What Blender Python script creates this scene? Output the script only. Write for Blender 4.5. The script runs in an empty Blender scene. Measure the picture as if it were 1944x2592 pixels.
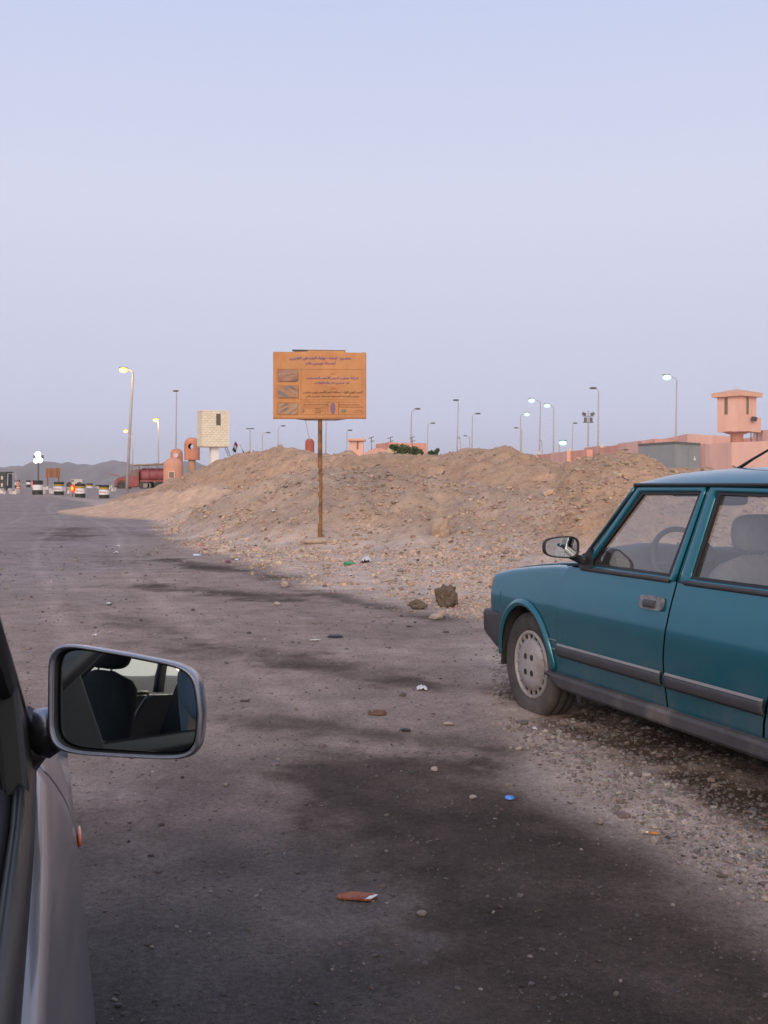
import bpy, bmesh, math, random
import numpy as np
from mathutils import Vector, Matrix

# ------------------------------------------------------------------ camera, sky, sun, exposure
SC = bpy.context.scene
COL = SC.collection
F = 2750.0            # focal length in photograph pixels
CAMZ = 1.30
R = math.radians
cam_d = bpy.data.cameras.new('camera'); cam = bpy.data.objects.new('camera', cam_d); COL.objects.link(cam)
cam.location = (0, 0, CAMZ); cam.rotation_euler = (R(90), 0, 0)
cam_d.sensor_fit = 'VERTICAL'; cam_d.sensor_height = 36.0; cam_d.lens = 36.0 * F / 2592.0
cam_d.shift_y = -71.0 / 2592.0
cam_d.clip_start = 0.02; cam_d.clip_end = 20000
SC.camera = cam
SC.view_settings.view_transform = 'Standard'; SC.view_settings.look = 'None'
SC.cycles.max_bounces = 7; SC.cycles.diffuse_bounces = 3; SC.cycles.glossy_bounces = 4; SC.cycles.transmission_bounces = 4; SC.cycles.transparent_max_bounces = 12; SC.cycles.volume_bounces = 0
SC.cycles.caustics_reflective = False; SC.cycles.caustics_refractive = False
SC.view_settings.exposure = 0.0; SC.view_settings.gamma = 1.0

SUN_EL, SUN_AZ = R(4.0), R(188)          # the sun has just gone down behind the camera
W = bpy.data.worlds.new('World'); SC.world = W; W.use_nodes = True
nt = W.node_tree; nt.nodes.clear()
wo = nt.nodes.new('ShaderNodeOutputWorld'); bg = nt.nodes.new('ShaderNodeBackground')
sky = nt.nodes.new('ShaderNodeTexSky'); sky.sky_type = 'NISHITA'; sky.sun_disc = False
sky.sun_elevation = SUN_EL; sky.sun_rotation = SUN_AZ; sky.altitude = 0
sky.air_density = 1.0; sky.dust_density = 2.0; sky.ozone_density = 2.0
# dusk tint: the lavender of the earth shadow over the Nishita sky, by height above the horizon
tc = nt.nodes.new('ShaderNodeTexCoord'); sp = nt.nodes.new('ShaderNodeSeparateXYZ')
ramp = nt.nodes.new('ShaderNodeValToRGB'); el = ramp.color_ramp
stops = [(0.0, (.70, .73, .97)), (0.04, (.715, .742, .98)), (0.12, (.732, .76, .955)), (0.25, (.787, .807, .995)), (0.41, (.655, .73, 1.0)), (0.60, (.55, .66, .98)), (1.0, (.44, .56, .90))]
while len(el.elements) < len(stops): el.elements.new(0.5)
for e, (p, c) in zip(el.elements, stops): e.position = p; e.color = (*c, 1)
nt.links.new(tc.outputs['Generated'], sp.inputs[0]); nt.links.new(sp.outputs['Z'], ramp.inputs[0])
# warm afterglow on the side of the sky where the sun went down
mr = nt.nodes.new('ShaderNodeMapRange'); mr.inputs['From Min'].default_value = 0.15; mr.inputs['From Max'].default_value = -1.0
mr.inputs['To Min'].default_value = 0.0; mr.inputs['To Max'].default_value = 1.0
nt.links.new(sp.outputs['Y'], mr.inputs['Value'])
warm = nt.nodes.new('ShaderNodeMix'); warm.data_type = 'RGBA'; warm.inputs['B'].default_value = (1.08, .98, .86, 1)
nt.links.new(mr.outputs[0], warm.inputs['Factor']); nt.links.new(ramp.outputs[0], warm.inputs['A'])
sk = nt.nodes.new('ShaderNodeMix'); sk.data_type = 'RGBA'; sk.blend_type = 'MULTIPLY'; sk.inputs['Factor'].default_value = 1
sk.inputs['B'].default_value = (.05, .05, .05, 1)
nt.links.new(sky.outputs[0], sk.inputs['A'])
mx = nt.nodes.new('ShaderNodeMix'); mx.data_type = 'RGBA'; mx.inputs['Factor'].default_value = 0.88
nt.links.new(sk.outputs['Result'], mx.inputs['A']); nt.links.new(warm.outputs['Result'], mx.inputs['B'])
nt.links.new(mx.outputs['Result'], bg.inputs['Color']); bg.inputs['Strength'].default_value = 1.0
nt.links.new(bg.outputs[0], wo.inputs[0])

sd = bpy.data.lights.new('sun', 'SUN'); sun = bpy.data.objects.new('sun', sd); COL.objects.link(sun)
sd.energy = 2.5; sd.angle = R(38); sd.color = (1.0, .83, .68)
sun.rotation_euler = (R(90 - 16), 0, R(-8)); sun.location = (0, -10, 20)

# ------------------------------------------------------------------ helpers
def PX(px, py, Y):
    return Vector(((px - 972) / F * Y, Y, CAMZ - (py - 1225) / F * Y))

def tag(o, label=None, cat=None, group=None, kind=None):
    if label: o['label'] = label
    if cat: o['category'] = cat
    if group: o['group'] = group
    if kind: o['kind'] = kind
    return o

def empty(name, loc=(0, 0, 0), rz=0.0, label=None, cat=None, group=None):
    o = bpy.data.objects.new(name, None); COL.objects.link(o)
    o.location = loc; o.rotation_euler = (0, 0, rz); o.empty_display_size = 0.2
    return tag(o, label, cat, group)

class MB:
    """collects simple shapes; build() links them as one mesh object"""
    def __init__(self): self.v = []; self.f = []
    def add(self, vs, fs):
        b = len(self.v); self.v += [tuple(p) for p in vs]; self.f += [tuple(i + b for i in q) for q in fs]; return self
    def box(self, c, s, rz=0.0, M=None):
        x, y, z = s[0] / 2, s[1] / 2, s[2] / 2
        vs = [Vector((a, b, d)) for d in (-z, z) for a, b in ((-x, -y), (x, -y), (x, y), (-x, y))]
        Rm = M if M is not None else Matrix.Rotation(rz, 3, 'Z')
        vs = [Rm @ p + Vector(c) for p in vs]
        return self.add(vs, [(0, 3, 2, 1), (4, 5, 6, 7), (0, 1, 5, 4), (1, 2, 6, 5), (2, 3, 7, 6), (3, 0, 4, 7)])
    def grid(self, nu, nv, fn, wu=False, wv=False):
        vs = [fn(i / (nu - (0 if wu else 1)), j / (nv - (0 if wv else 1))) for j in range(nv) for i in range(nu)]
        fs = []
        for j in range(nv if wv else nv - 1):
            for i in range(nu if wu else nu - 1):
                a, b = i, (i + 1) % nu; c, d = j, (j + 1) % nv
                fs.append((c * nu + a, c * nu + b, d * nu + b, d * nu + a))
        return self.add(vs, fs)
    def tube(self, pts, r, n=8, cap=True):
        pts = [Vector(p) for p in pts]; m = len(pts)
        rs = r if isinstance(r, (list, tuple)) else [r] * m
        vs = []; prev = None
        for k, p in enumerate(pts):
            t = (pts[min(k + 1, m - 1)] - pts[max(k - 1, 0)]).normalized()
            if prev is None:
                ref = Vector((0, 0, 1)) if abs(t.z) < .9 else Vector((1, 0, 0))
                a = t.cross(ref).normalized()
            else:
                a = (prev - t * prev.dot(t)).normalized()
            prev = a; b = t.cross(a)
            vs += [p + (a * math.cos(6.2832 * i / n) + b * math.sin(6.2832 * i / n)) * rs[k] for i in range(n)]
        fs = [(k * n + i, k * n + (i + 1) % n, (k + 1) * n + (i + 1) % n, (k + 1) * n + i) for k in range(m - 1) for i in range(n)]
        if cap: fs += [tuple(range(n - 1, -1, -1)), tuple((m - 1) * n + i for i in range(n))]
        return self.add(vs, fs)
    def lathe(self, prof, n=24, c=(0, 0, 0), axis='Z', closed=False):
        vs = []
        for r, h in prof:
            for i in range(n):
                a = 2 * math.pi * i / n
                p = (r * math.cos(a), r * math.sin(a), h) if axis == 'Z' else (r * math.cos(a), h, r * math.sin(a))
                vs.append(Vector(p) + Vector(c))
        m = len(prof)
        fs = [(k * n + i, k * n + (i + 1) % n, ((k + 1) % m) * n + (i + 1) % n, ((k + 1) % m) * n + i) for k in range(m if closed else m - 1) for i in range(n)]
        return self.add(vs, fs)
    def ell(self, c, r, n=12, m=8, e=1.0):
        def sg(x, p): return math.copysign(abs(x) ** p, x)
        def fn(u, v):
            a = 2 * math.pi * u; b = math.pi * (v - .5)
            return Vector(c) + Vector((r[0] * sg(math.cos(a), e) * sg(math.cos(b), e), r[1] * sg(math.sin(a), e) * sg(math.cos(b), e), r[2] * sg(math.sin(b), e)))
        return self.grid(n, m, fn, wu=True)
    def prism(self, outline, off):
        """polygon outline (3-D points) extruded by the vector off"""
        n = len(outline); o = [Vector(p) for p in outline]; d = Vector(off)
        return self.add(o + [p + d for p in o], [tuple(range(n)), tuple(range(2 * n - 1, n - 1, -1))] + [(i, i + n, (i + 1) % n + n, (i + 1) % n) for i in range(n)])
    def build(self, name, mat, parent=None, smooth=False, fix=True, bevel=0.0, solid=0.0, subd=0, sharp=None):
        me = bpy.data.meshes.new(name); me.from_pydata(self.v, [], self.f); me.update()
        if fix:
            bm = bmesh.new(); bm.from_mesh(me); bmesh.ops.recalc_face_normals(bm, faces=bm.faces); bm.to_mesh(me); bm.free()
        if smooth: me.shade_smooth()
        me.materials.append(mat)
        o = bpy.data.objects.new(name, me); COL.objects.link(o)
        if parent is not None: o.parent = parent
        if solid:
            m = o.modifiers.new('thickness', 'SOLIDIFY'); m.thickness = abs(solid); m.offset = 0
        if bevel:
            m = o.modifiers.new('edges', 'BEVEL'); m.width = bevel; m.segments = 2; m.limit_method = 'ANGLE'; m.angle_limit = R(35)
        if subd:
            m = o.modifiers.new('smooth', 'SUBSURF'); m.levels = subd; m.render_levels = subd
        if smooth and sharp:
            me.set_sharp_from_angle(angle=R(sharp))
        return o

def lin(c):
    return tuple(((x / 255) / 12.92 if x / 255 <= .04045 else ((x / 255 + .055) / 1.055) ** 2.4) for x in c)

def mat(name, col, rough=.6, metal=0.0, var=.12, scale=6.0, bump=0.0, bscale=60.0, coat=0.0, spec=.5, col2=None, mixscale=2.0, mixlo=.45, mixhi=.62, emit=None, estr=0.0, stretch=None):
    m = bpy.data.materials.new(name); m.use_nodes = True
    t = m.node_tree; b = t.nodes['Principled BSDF']
    b.inputs['Roughness'].default_value = rough; b.inputs['Metallic'].default_value = metal
    b.inputs['Specular IOR Level'].default_value = spec; b.inputs['Coat Weight'].default_value = coat
    b.inputs['Coat Roughness'].default_value = .06
    co = t.nodes.new('ShaderNodeTexCoord'); src = co.outputs['Object']
    if stretch:
        mp = t.nodes.new('ShaderNodeMapping'); mp.inputs['Scale'].default_value = stretch
        t.links.new(src, mp.inputs[0]); src = mp.outputs[0]
    n1 = t.nodes.new('ShaderNodeTexNoise'); n1.inputs['Scale'].default_value = scale; n1.inputs['Detail'].default_value = 6; n1.inputs['Roughness'].default_value = .65
    t.links.new(src, n1.inputs['Vector'])
    cur = None
    if col2 is not None:
        n2 = t.nodes.new('ShaderNodeTexNoise'); n2.inputs['Scale'].default_value = mixscale; n2.inputs['Detail'].default_value = 5; n2.inputs['Roughness'].default_value = .6
        t.links.new(src, n2.inputs['Vector'])
        r2 = t.nodes.new('ShaderNodeMapRange'); r2.inputs['From Min'].default_value = mixlo; r2.inputs['From Max'].default_value = mixhi
        t.links.new(n2.outputs['Fac'], r2.inputs['Value'])
        mc = t.nodes.new('ShaderNodeMix'); mc.data_type = 'RGBA'; mc.inputs['A'].default_value = (*col, 1); mc.inputs['B'].default_value = (*col2, 1)
        t.links.new(r2.outputs[0], mc.inputs['Factor']); cur = mc.outputs['Result']
    mr_ = t.nodes.new('ShaderNodeMapRange'); mr_.inputs['From Min'].default_value = .3; mr_.inputs['From Max'].default_value = .7
    mr_.inputs['To Min'].default_value = 1 - var; mr_.inputs['To Max'].default_value = 1 + var
    t.links.new(n1.outputs['Fac'], mr_.inputs['Value'])
    mm = t.nodes.new('ShaderNodeVectorMath'); mm.operation = 'SCALE'
    if cur is None: mm.inputs[0].default_value = col
    else: t.links.new(cur, mm.inputs[0])
    t.links.new(mr_.outputs[0], mm.inputs['Scale']); t.links.new(mm.outputs[0], b.inputs['Base Color'])
    if bump:
        nb = t.nodes.new('ShaderNodeTexNoise'); nb.inputs['Scale'].default_value = bscale; nb.inputs['Detail'].default_value = 4
        t.links.new(src, nb.inputs['Vector'])
        bp = t.nodes.new('ShaderNodeBump'); bp.inputs['Strength'].default_value = bump; bp.inputs['Distance'].default_value = .02
        t.links.new(nb.outputs['Fac'], bp.inputs['Height']); t.links.new(bp.outputs[0], b.inputs['Normal'])
    if emit:
        b.inputs['Emission Color'].default_value = (*emit, 1); b.inputs['Emission Strength'].default_value = estr
    return m

def attr_mat(name, rough=.95, bump=.5, s1=9.0, s2=70.0, var=.28):
    """colour comes from the mesh's own per-point colour (where dust, asphalt, sand, stains lie); fine grain and relief from noise"""
    m = bpy.data.materials.new(name); m.use_nodes = True
    t = m.node_tree; b = t.nodes['Principled BSDF']; b.inputs['Roughness'].default_value = rough; b.inputs['Specular IOR Level'].default_value = .15
    a = t.nodes.new('ShaderNodeAttribute'); a.attribute_name = 'soil'
    co = t.nodes.new('ShaderNodeTexCoord')
    cur = a.outputs['Color']
    for sc, vv in ((s1, var * .7), (s2, var), (s2 * 4, var * .9)):
        n = t.nodes.new('ShaderNodeTexNoise'); n.inputs['Scale'].default_value = sc; n.inputs['Detail'].default_value = 5; n.inputs['Roughness'].default_value = .7
        t.links.new(co.outputs['Object'], n.inputs['Vector'])
        r_ = t.nodes.new('ShaderNodeMapRange'); r_.inputs['From Min'].default_value = .3; r_.inputs['From Max'].default_value = .7
        r_.inputs['To Min'].default_value = 1 - vv; r_.inputs['To Max'].default_value = 1 + vv
        t.links.new(n.outputs['Fac'], r_.inputs['Value'])
        s_ = t.nodes.new('ShaderNodeVectorMath'); s_.operation = 'SCALE'
        t.links.new(cur, s_.inputs[0]); t.links.new(r_.outputs[0], s_.inputs['Scale']); cur = s_.outputs[0]
    t.links.new(cur, b.inputs['Base Color'])
    if bump:
        nb = t.nodes.new('ShaderNodeTexNoise'); nb.inputs['Scale'].default_value = s2 * 1.3; nb.inputs['Detail'].default_value = 6; nb.inputs['Roughness'].default_value = .7
        t.links.new(co.outputs['Object'], nb.inputs['Vector'])
        bp = t.nodes.new('ShaderNodeBump'); bp.inputs['Strength'].default_value = bump; bp.inputs['Distance'].default_value = .015
        t.links.new(nb.outputs['Fac'], bp.inputs['Height']); t.links.new(bp.outputs[0], b.inputs['Normal'])
    return m

def glass_mat(name, tint=(.9, .95, .95), rough=.0, film=0.0):
    """thin pane: straight through with a tint, mirror reflection by Fresnel, a little dust film coloured as hazy sky reflection"""
    m = bpy.data.materials.new(name); m.use_nodes = True
    t = m.node_tree; t.nodes.clear()
    o = t.nodes.new('ShaderNodeOutputMaterial'); tr = t.nodes.new('ShaderNodeBsdfTransparent'); gl = t.nodes.new('ShaderNodeBsdfGlossy')
    tr.inputs[0].default_value = (*tint, 1); gl.inputs['Roughness'].default_value = rough
    lw = t.nodes.new('ShaderNodeLayerWeight'); lw.inputs['Blend'].default_value = .5
    pw = t.nodes.new('ShaderNodeMath'); pw.operation = 'POWER'; pw.inputs[1].default_value = 3.2; t.links.new(lw.outputs['Facing'], pw.inputs[0])
    fr = t.nodes.new('ShaderNodeMapRange'); fr.inputs['To Min'].default_value = .15; fr.inputs['To Max'].default_value = 1.0; t.links.new(pw.outputs[0], fr.inputs['Value'])
    mxs = t.nodes.new('ShaderNodeMixShader')
    t.links.new(fr.outputs[0], mxs.inputs[0]); t.links.new(tr.outputs[0], mxs.inputs[1]); t.links.new(gl.outputs[0], mxs.inputs[2])
    out = mxs.outputs[0]
    if film:
        df = t.nodes.new('ShaderNodeBsdfDiffuse'); df.inputs[0].default_value = (.52, .48, .50, 1)  # pale lavender paints hazy sky reflection into the film
        n = t.nodes.new('ShaderNodeTexNoise'); n.inputs['Scale'].default_value = 5; n.inputs['Detail'].default_value = 5
        co = t.nodes.new('ShaderNodeTexCoord'); t.links.new(co.outputs['Object'], n.inputs['Vector'])
        r_ = t.nodes.new('ShaderNodeMapRange'); r_.inputs['From Min'].default_value = .3; r_.inputs['From Max'].default_value = .75
        r_.inputs['To Min'].default_value = film * .6; r_.inputs['To Max'].default_value = film * 1.5
        t.links.new(n.outputs['Fac'], r_.inputs['Value'])
        m2 = t.nodes.new('ShaderNodeMixShader'); t.links.new(r_.outputs[0], m2.inputs[0]); t.links.new(out, m2.inputs[1]); t.links.new(df.outputs[0], m2.inputs[2]); out = m2.outputs[0]
    t.links.new(out, o.inputs['Surface'])
    return m

def sstep(a, b, x):
    t = np.clip((x - a) / (b - a), 0, 1); return t * t * (3 - 2 * t)

def hash2(ix, iy, seed):
    n = (ix.astype(np.int64) * 374761393 + iy.astype(np.int64) * 668265263 + seed * 1442695041) & 0xFFFFFFFF
    n = ((n ^ (n >> 13)) * 1274126177) & 0xFFFFFFFF
    n = (n ^ (n >> 16)) & 0xFFFFFFFF
    return n / 4294967295.0

def vnoise(x, y, seed=0):
    ix = np.floor(x); iy = np.floor(y); fx = x - ix; fy = y - iy
    fx = fx * fx * (3 - 2 * fx); fy = fy * fy * (3 - 2 * fy)
    a = hash2(ix, iy, seed); b = hash2(ix + 1, iy, seed); c = hash2(ix, iy + 1, seed); d = hash2(ix + 1, iy + 1, seed)
    return (a + (b - a) * fx) * (1 - fy) + (c + (d - c) * fx) * fy

def fbm(x, y, sc, octv=4, seed=0, gain=.5):
    s = 0; a = 1.0; tot = 0
    for k in range(octv):
        s = s + a * (vnoise(x * sc + 17.3 * k, y * sc - 9.1 * k, seed + k) * 2 - 1); tot += a; a *= gain; sc *= 2.03
    return s / tot

# ------------------------------------------------------------------ terrain
def interp_tab(th, tab, col):
    xs = np.array([(p[0] - 972) / F for p in tab]); return np.interp(th, xs, np.array([p[col] for p in tab]))

def mk(tab):
    return [(px, py, D, CAMZ - (py - 1225) * D / F) for px, py, D in tab]

REAR = mk([(300, 1262, 50), (380, 1240, 50), (430, 1215, 50), (500, 1189, 48), (560, 1165, 46), (620, 1150, 44), (700, 1137, 42), (735, 1135, 41), (790, 1147, 39), (830, 1155, 38), (880, 1148, 37), (912, 1160, 36), (940, 1156, 36), (1000, 1152, 35), (1060, 1155, 34), (1110, 1158, 33), (1150, 1156, 32), (1190, 1146, 31), (1230, 1143, 31), (1290, 1146, 30), (1330, 1157, 29), (1370, 1168, 28.5), (1420, 1181, 28), (1500, 1190, 28), (1700, 1196, 28), (2300, 1215, 28), (2900, 1260, 28)])
RIGHT = mk([(1360, 1245, 26), (1400, 1205, 26), (1430, 1181, 25.5), (1470, 1165, 25), (1510, 1151, 25), (1560, 1148, 24.5), (1610, 1152, 24.5), (1650, 1165, 24), (1690, 1185, 24), (1740, 1192, 24), (1800, 1196, 23), (2000, 1200, 22), (2300, 1210, 21), (2800, 1280, 20)])
FRONT = mk([(400, 1362, 30), (440, 1338, 30), (500, 1292, 29.5), (560, 1264, 29), (600, 1246, 28.5), (700, 1213, 27.5), (800, 1197, 27), (900, 1191, 27), (980, 1198, 27), (1060, 1212, 26), (1130, 1224, 26), (1200, 1232, 25), (1300, 1238, 24), (1400, 1240, 23), (1700, 1250, 22), (2300, 1300, 21)])
SAND = mk([(110, 1306, 45), (150, 1293, 44), (190, 1288, 44), (260, 1280, 43), (330, 1267, 42), (400, 1251, 41), (460, 1237, 40), (500, 1229, 39.5), (540, 1226, 39), (575, 1232, 38.5), (600, 1246, 38), (640, 1290, 38)])
GREY = mk([(380, 1350, 33), (420, 1318, 33.5), (450, 1298, 34), (490, 1287, 34), (540, 1284, 33), (580, 1296, 33), (620, 1340, 33)])

def ridge(th, Y, tab, Lf, Lb):
    Z = interp_tab(th, tab, 3); D = interp_tab(th, tab, 2)
    xs0, xs1 = (tab[0][0] - 972) / F, (tab[-1][0] - 972) / F
    Z = Z * sstep(xs0 - .03, xs0, th) * (1 - sstep(xs1, xs1 + .05, th))
    t = np.where(Y < D, (D - Y) / Lf, (Y - D) / Lb)
    pr = 1 - (np.sqrt(t * t + .05) - .2236) / (math.sqrt(1.05) - .2236)
    return Z * np.clip(pr, 0, 1)

EDGE = np.array([(-60, 140), (-27, 77), (-17, 61.5), (-8.3, 38), (-6.7, 32.2), (-5.4, 26.6), (-3.7, 21.1), (-1.83, 15.9), (-1.12, 13.9), (-.2, 11.9), (.74, 10.2), (.78, 8.6), (.66, 7.5), (.60, 5.93), (.80, 4.66), (1.1, 3.5), (1.5, 2.4), (2.2, 0.5), (3.2, -3), (6, -12)][::-1], float)

def edge_d(X, Y):
    xe = np.interp(Y, EDGE[:, 1], EDGE[:, 0]); return (X - xe) * np.where(Y > 8, .55, .95)

def smax(a, b, k):
    h = np.clip(.5 + .5 * (a - b) / k, 0, 1); return b + (a - b) * h + k * h * (1 - h)

def base_h(X, Y):
    Yc = np.maximum(Y, .5); th = np.clip(X / Yc, -1.2, 1.6)
    rd = .62 * sstep(26, 78, Y) * (1 - .48 * sstep(-.32, -.255, X / np.maximum(Y, 1.)) * (1 - sstep(80, 96, Y)))
    d = edge_d(X, Y)
    ap = rd + .26 * sstep(0, 8, d) * sstep(8.5, 14, Y)
    front = sstep(6, 9, Y)
    h = smax(ap, ridge(th, Y, REAR, 11, 13) * front, .12)
    h = smax(h, ridge(th, Y, RIGHT, 10, 7) * front, .12)
    h = smax(h, ridge(th, Y, FRONT, 6.2, 6) * front, .10)
    h = smax(h, ridge(th, Y, SAND, 4.5, 6) * front, .05)
    h = smax(h, ridge(th, Y, GREY, 3.0, 4) * front, .05)
    return h, rd, d, ap

def terrain(X, Y):
    X = np.asarray(X, float); Y = np.asarray(Y, float)
    h, rd, d, ap = base_h(X, Y)
    m = sstep(.05, .6, h - ap)                # on a heap
    g = sstep(-.15, .35, d) * (1 - sstep(60, 75, Y))
    n = fbm(X, Y, .7, 3, 5) * .15 * m + (np.abs(fbm(X, Y, 1.5, 4, 15)) - .2) * .22 * m + fbm(X, Y, 2.6, 4, 11) * (.08 * m + .02 * g) + fbm(X, Y, 9, 3, 21) * (.018 * g + .012 * m)
    n = n + fbm(X, Y, 1.2, 3, 31) * .008
    near = sstep(1.6, 2.8, np.hypot(X - 1.6, (Y - 4.6) * .6))   # flat under the parked car
    n = n * (.30 + .70 * near) - .022 * (1 - near)
    return h + n - .004

def poly_d(X, Y, pts):
    """distance to an open polyline"""
    best = np.full(np.shape(X), 1e9)
    for (x0, y0), (x1, y1) in zip(pts, pts[1:]):
        dx, dy = x1 - x0, y1 - y0; t = np.clip(((X - x0) * dx + (Y - y0) * dy) / (dx * dx + dy * dy), 0, 1)
        best = np.minimum(best, np.hypot(X - x0 - t * dx, Y - y0 - t * dy))
    return best

def inside(X, Y, pts):
    c = np.zeros(np.shape(X), bool); n = len(pts)
    for i in range(n):
        x0, y0 = pts[i]; x1, y1 = pts[(i + 1) % n]
        cond = ((y0 > Y) != (y1 > Y)); xi = (x1 - x0) * (Y - y0) / ((y1 - y0) if y1 != y0 else 1e-9) + x0
        c ^= cond & (X < xi)
    return c

OIL = [(-.45, 4.72), (-.2, 4.95), (.15, 5.0), (.57, 4.95), (.72, 4.5), (.86, 4.0), (1.14, 3.5), (1.42, 2.6), (1.6, 1.6), (.45, 1.5), (.2, 2.4), (.12, 2.9), (.0, 3.4), (-.16, 4.0), (-.36, 4.4)]

def soil_colour(X, Y):
    X = np.asarray(X, float); Y = np.asarray(Y, float)
    h, rd, d, ap = base_h(X, Y)
    m = sstep(.04, .5, h - ap)[..., None]
    g = (sstep(-.22, .30, d + fbm(X, Y, 1.1, 4, 41) * .35) * (1 - sstep(62, 80, Y)))[..., None]
    n1 = fbm(X, Y, .55, 4, 51)[..., None]; n2 = fbm(X, Y, 2.2, 4, 61)[..., None]; n3 = fbm(X * .35 + Y * .1, Y, 1.0, 4, 71)[..., None]
    A = np.array
    asph = A([.088, .075, .071]); dusty = A([.300, .228, .200]); grey = A([.272, .225, .213])
    k = sstep(1.6, 6.2, Y + 1.6 * n1[..., 0] + 1.0 * n2[..., 0] + .35 * np.abs(X + .6))[..., None]
    road = asph * (1 - k) + dusty * k
    far = sstep(-2.6, -4.6, X + .18 * (Y - 15) + 1.0 * n1[..., 0])[..., None] * sstep(9, 16, Y)[..., None]
    road = road * (1 - far) + grey * far
    road = road * (1 + .16 * n3 + .14 * n2)
    pale = (sstep(.25, .6, fbm(X * .45, Y * 1.1, 1.3, 4, 81)) * sstep(2, 5, Y))[..., None]
    road = road * (1 - .35 * pale) + A([.36, .285, .26]) * .35 * pale
    # faint wheel tracks worn into the dust
    for off_, a_ in ((-.2, .20), (1.25, .20), (-1.5, .14), (2.3, .10)):
        xt = -1.2 - .30 * (Y - 4) + off_ + .25 * np.sin(Y * .23 + off_) ; tr_ = np.exp(-((X - xt) / .11) ** 2) + .6 * np.exp(-((X - xt - .30) / .06) ** 2)
        road = road * (1 + (a_ * tr_ * (.5 + .8 * vnoise(X * 2, Y * .8, 201)) * sstep(2.5, 5, Y))[..., None])
    # damp and oil marks on the road, each with its own outline
    wob = fbm(X * .8 + Y * .25, Y, 1.7, 5, 91, .6); w2 = fbm(X, Y, 7.0, 5, 95, .7)
    def blot(dist, r, soft): return sstep(r + soft, r - soft, dist + wob * soft * 1.5 + w2 * soft * 1.0)
    so = np.where(inside(X, Y, OIL), 0., 1.) * np.minimum(poly_d(X, Y, OIL + OIL[:1]), 9)
    so = so - np.where(inside(X, Y, OIL), np.minimum(poly_d(X, Y, OIL + OIL[:1]), 9), 0)
    st = .84 * sstep(.20, -.20, so + wob * .34 + w2 * .20)
    for pts, r, soft, a in (([(-2.77, 13.2), (-1.9, 12.7), (-1.1, 11.7)], .32, .42, .75), ([(-3.3, 11.3), (-2.3, 9.9), (-1.7, 9.1)], .08, .22, .5),
                            ([(-1.9, 9.0), (-1.1, 8.15), (-.5, 7.6), (.1, 6.95)], .22, .34, .72), ([(-.85, 5.85), (-.3, 5.65), (.2, 5.4), (.62, 5.15)], .08, .15, .62),
                            ([(-8.9, 31), (-8.1, 28), (-7.0, 24.6)], .5, .8, .7), ([(-6.8, 28.5), (-5.4, 26.5)], .35, .6, .5), ([(-3.6, 17.9), (-2.4, 15.9), (-1.8, 15.4), (-1.15, 13.7), (-.4, 11.9), (.6, 10.2)], .20, .26, .85),
                            ([(-1.2, 10.9), (-.2, 9.7), (.5, 9.0)], .10, .35, .45), ([(-5.2, 20), (-4.2, 17)], .2, .5, .4), ([(-.3, 9.2), (.2, 8.6), (.55, 8.1)], .05, .2, .35), ([(-1.5, 4.3), (-.9, 3.6)], .05, .3, .25)):
        st = np.maximum(st, a * blot(poly_d(X, Y, pts), r, soft))
    st = (st * (.86 + .5 * fbm(X * .7 + Y * .3, Y, 3.2, 5, 205, .65))).clip(0, .95)[..., None]
    s1_ = np.clip(st * 1.6, 0, 1); s2_ = np.clip((st - .25) / .65, 0, 1)
    road = road * (1 - .62 * s1_) + A([.120, .082, .064]) * .62 * s1_
    road = road * (1 - .86 * s2_) + A([.046, .034, .029]) * .86 * s2_
    grav = A([.50, .395, .34]) * (1 + .20 * n1 + .20 * n2)
    heap = A([.445, .288, .192]) * (1 + .16 * n1 + .12 * n2)
    hp = sstep(.1, .5, fbm(X, Y, .35, 3, 101))[..., None]
    thc = np.clip(X / np.maximum(Y, .5), -1.2, 1.6)
    rF, rR, rS, rG = ridge(thc, Y, FRONT, 6.2, 6), np.maximum(ridge(thc, Y, REAR, 11, 13), ridge(thc, Y, RIGHT, 10, 7)), ridge(thc, Y, SAND, 4.5, 6), ridge(thc, Y, GREY, 3.0, 4)
    kf = sstep(-.10, .10, rF - rR)[..., None]
    heap = heap * (1 - kf) + A([.425, .308, .238]) * (1 + .18 * n1 + .14 * n2) * kf
    heap = heap * (1 - .5 * hp) + A([.46, .315, .225]) * .5 * hp
    off = grav * (1 - m) + heap * m
    # oil soaked into the dirt beside and under the parked car
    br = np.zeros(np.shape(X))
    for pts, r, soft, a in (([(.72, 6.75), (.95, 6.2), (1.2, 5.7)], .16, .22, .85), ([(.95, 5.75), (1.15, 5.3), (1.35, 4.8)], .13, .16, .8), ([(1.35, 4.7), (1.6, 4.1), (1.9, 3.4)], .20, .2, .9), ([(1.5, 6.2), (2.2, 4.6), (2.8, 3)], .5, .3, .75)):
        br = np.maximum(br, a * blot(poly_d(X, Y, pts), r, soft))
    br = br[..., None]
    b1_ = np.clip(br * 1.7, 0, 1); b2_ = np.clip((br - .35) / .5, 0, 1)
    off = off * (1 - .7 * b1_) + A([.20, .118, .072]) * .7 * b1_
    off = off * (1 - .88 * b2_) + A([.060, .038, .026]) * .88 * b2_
    c = road * (1 - g) + off * g
    sm = (sstep(-.05, .06, rS - np.maximum(np.maximum(rR, rF), rG) + w2 * .05) * sstep(.0, .08, rS - ap))[..., None]
    c = c * (1 - sm) + A([.55, .375, .275]) * (1 + .10 * n2) * sm
    fr = sstep(45, 75, Y)[..., None]
    c = c * (1 - .6 * fr) + A([.31, .25, .23]) * .6 * fr
    return np.clip(c, .01, .8)

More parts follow.
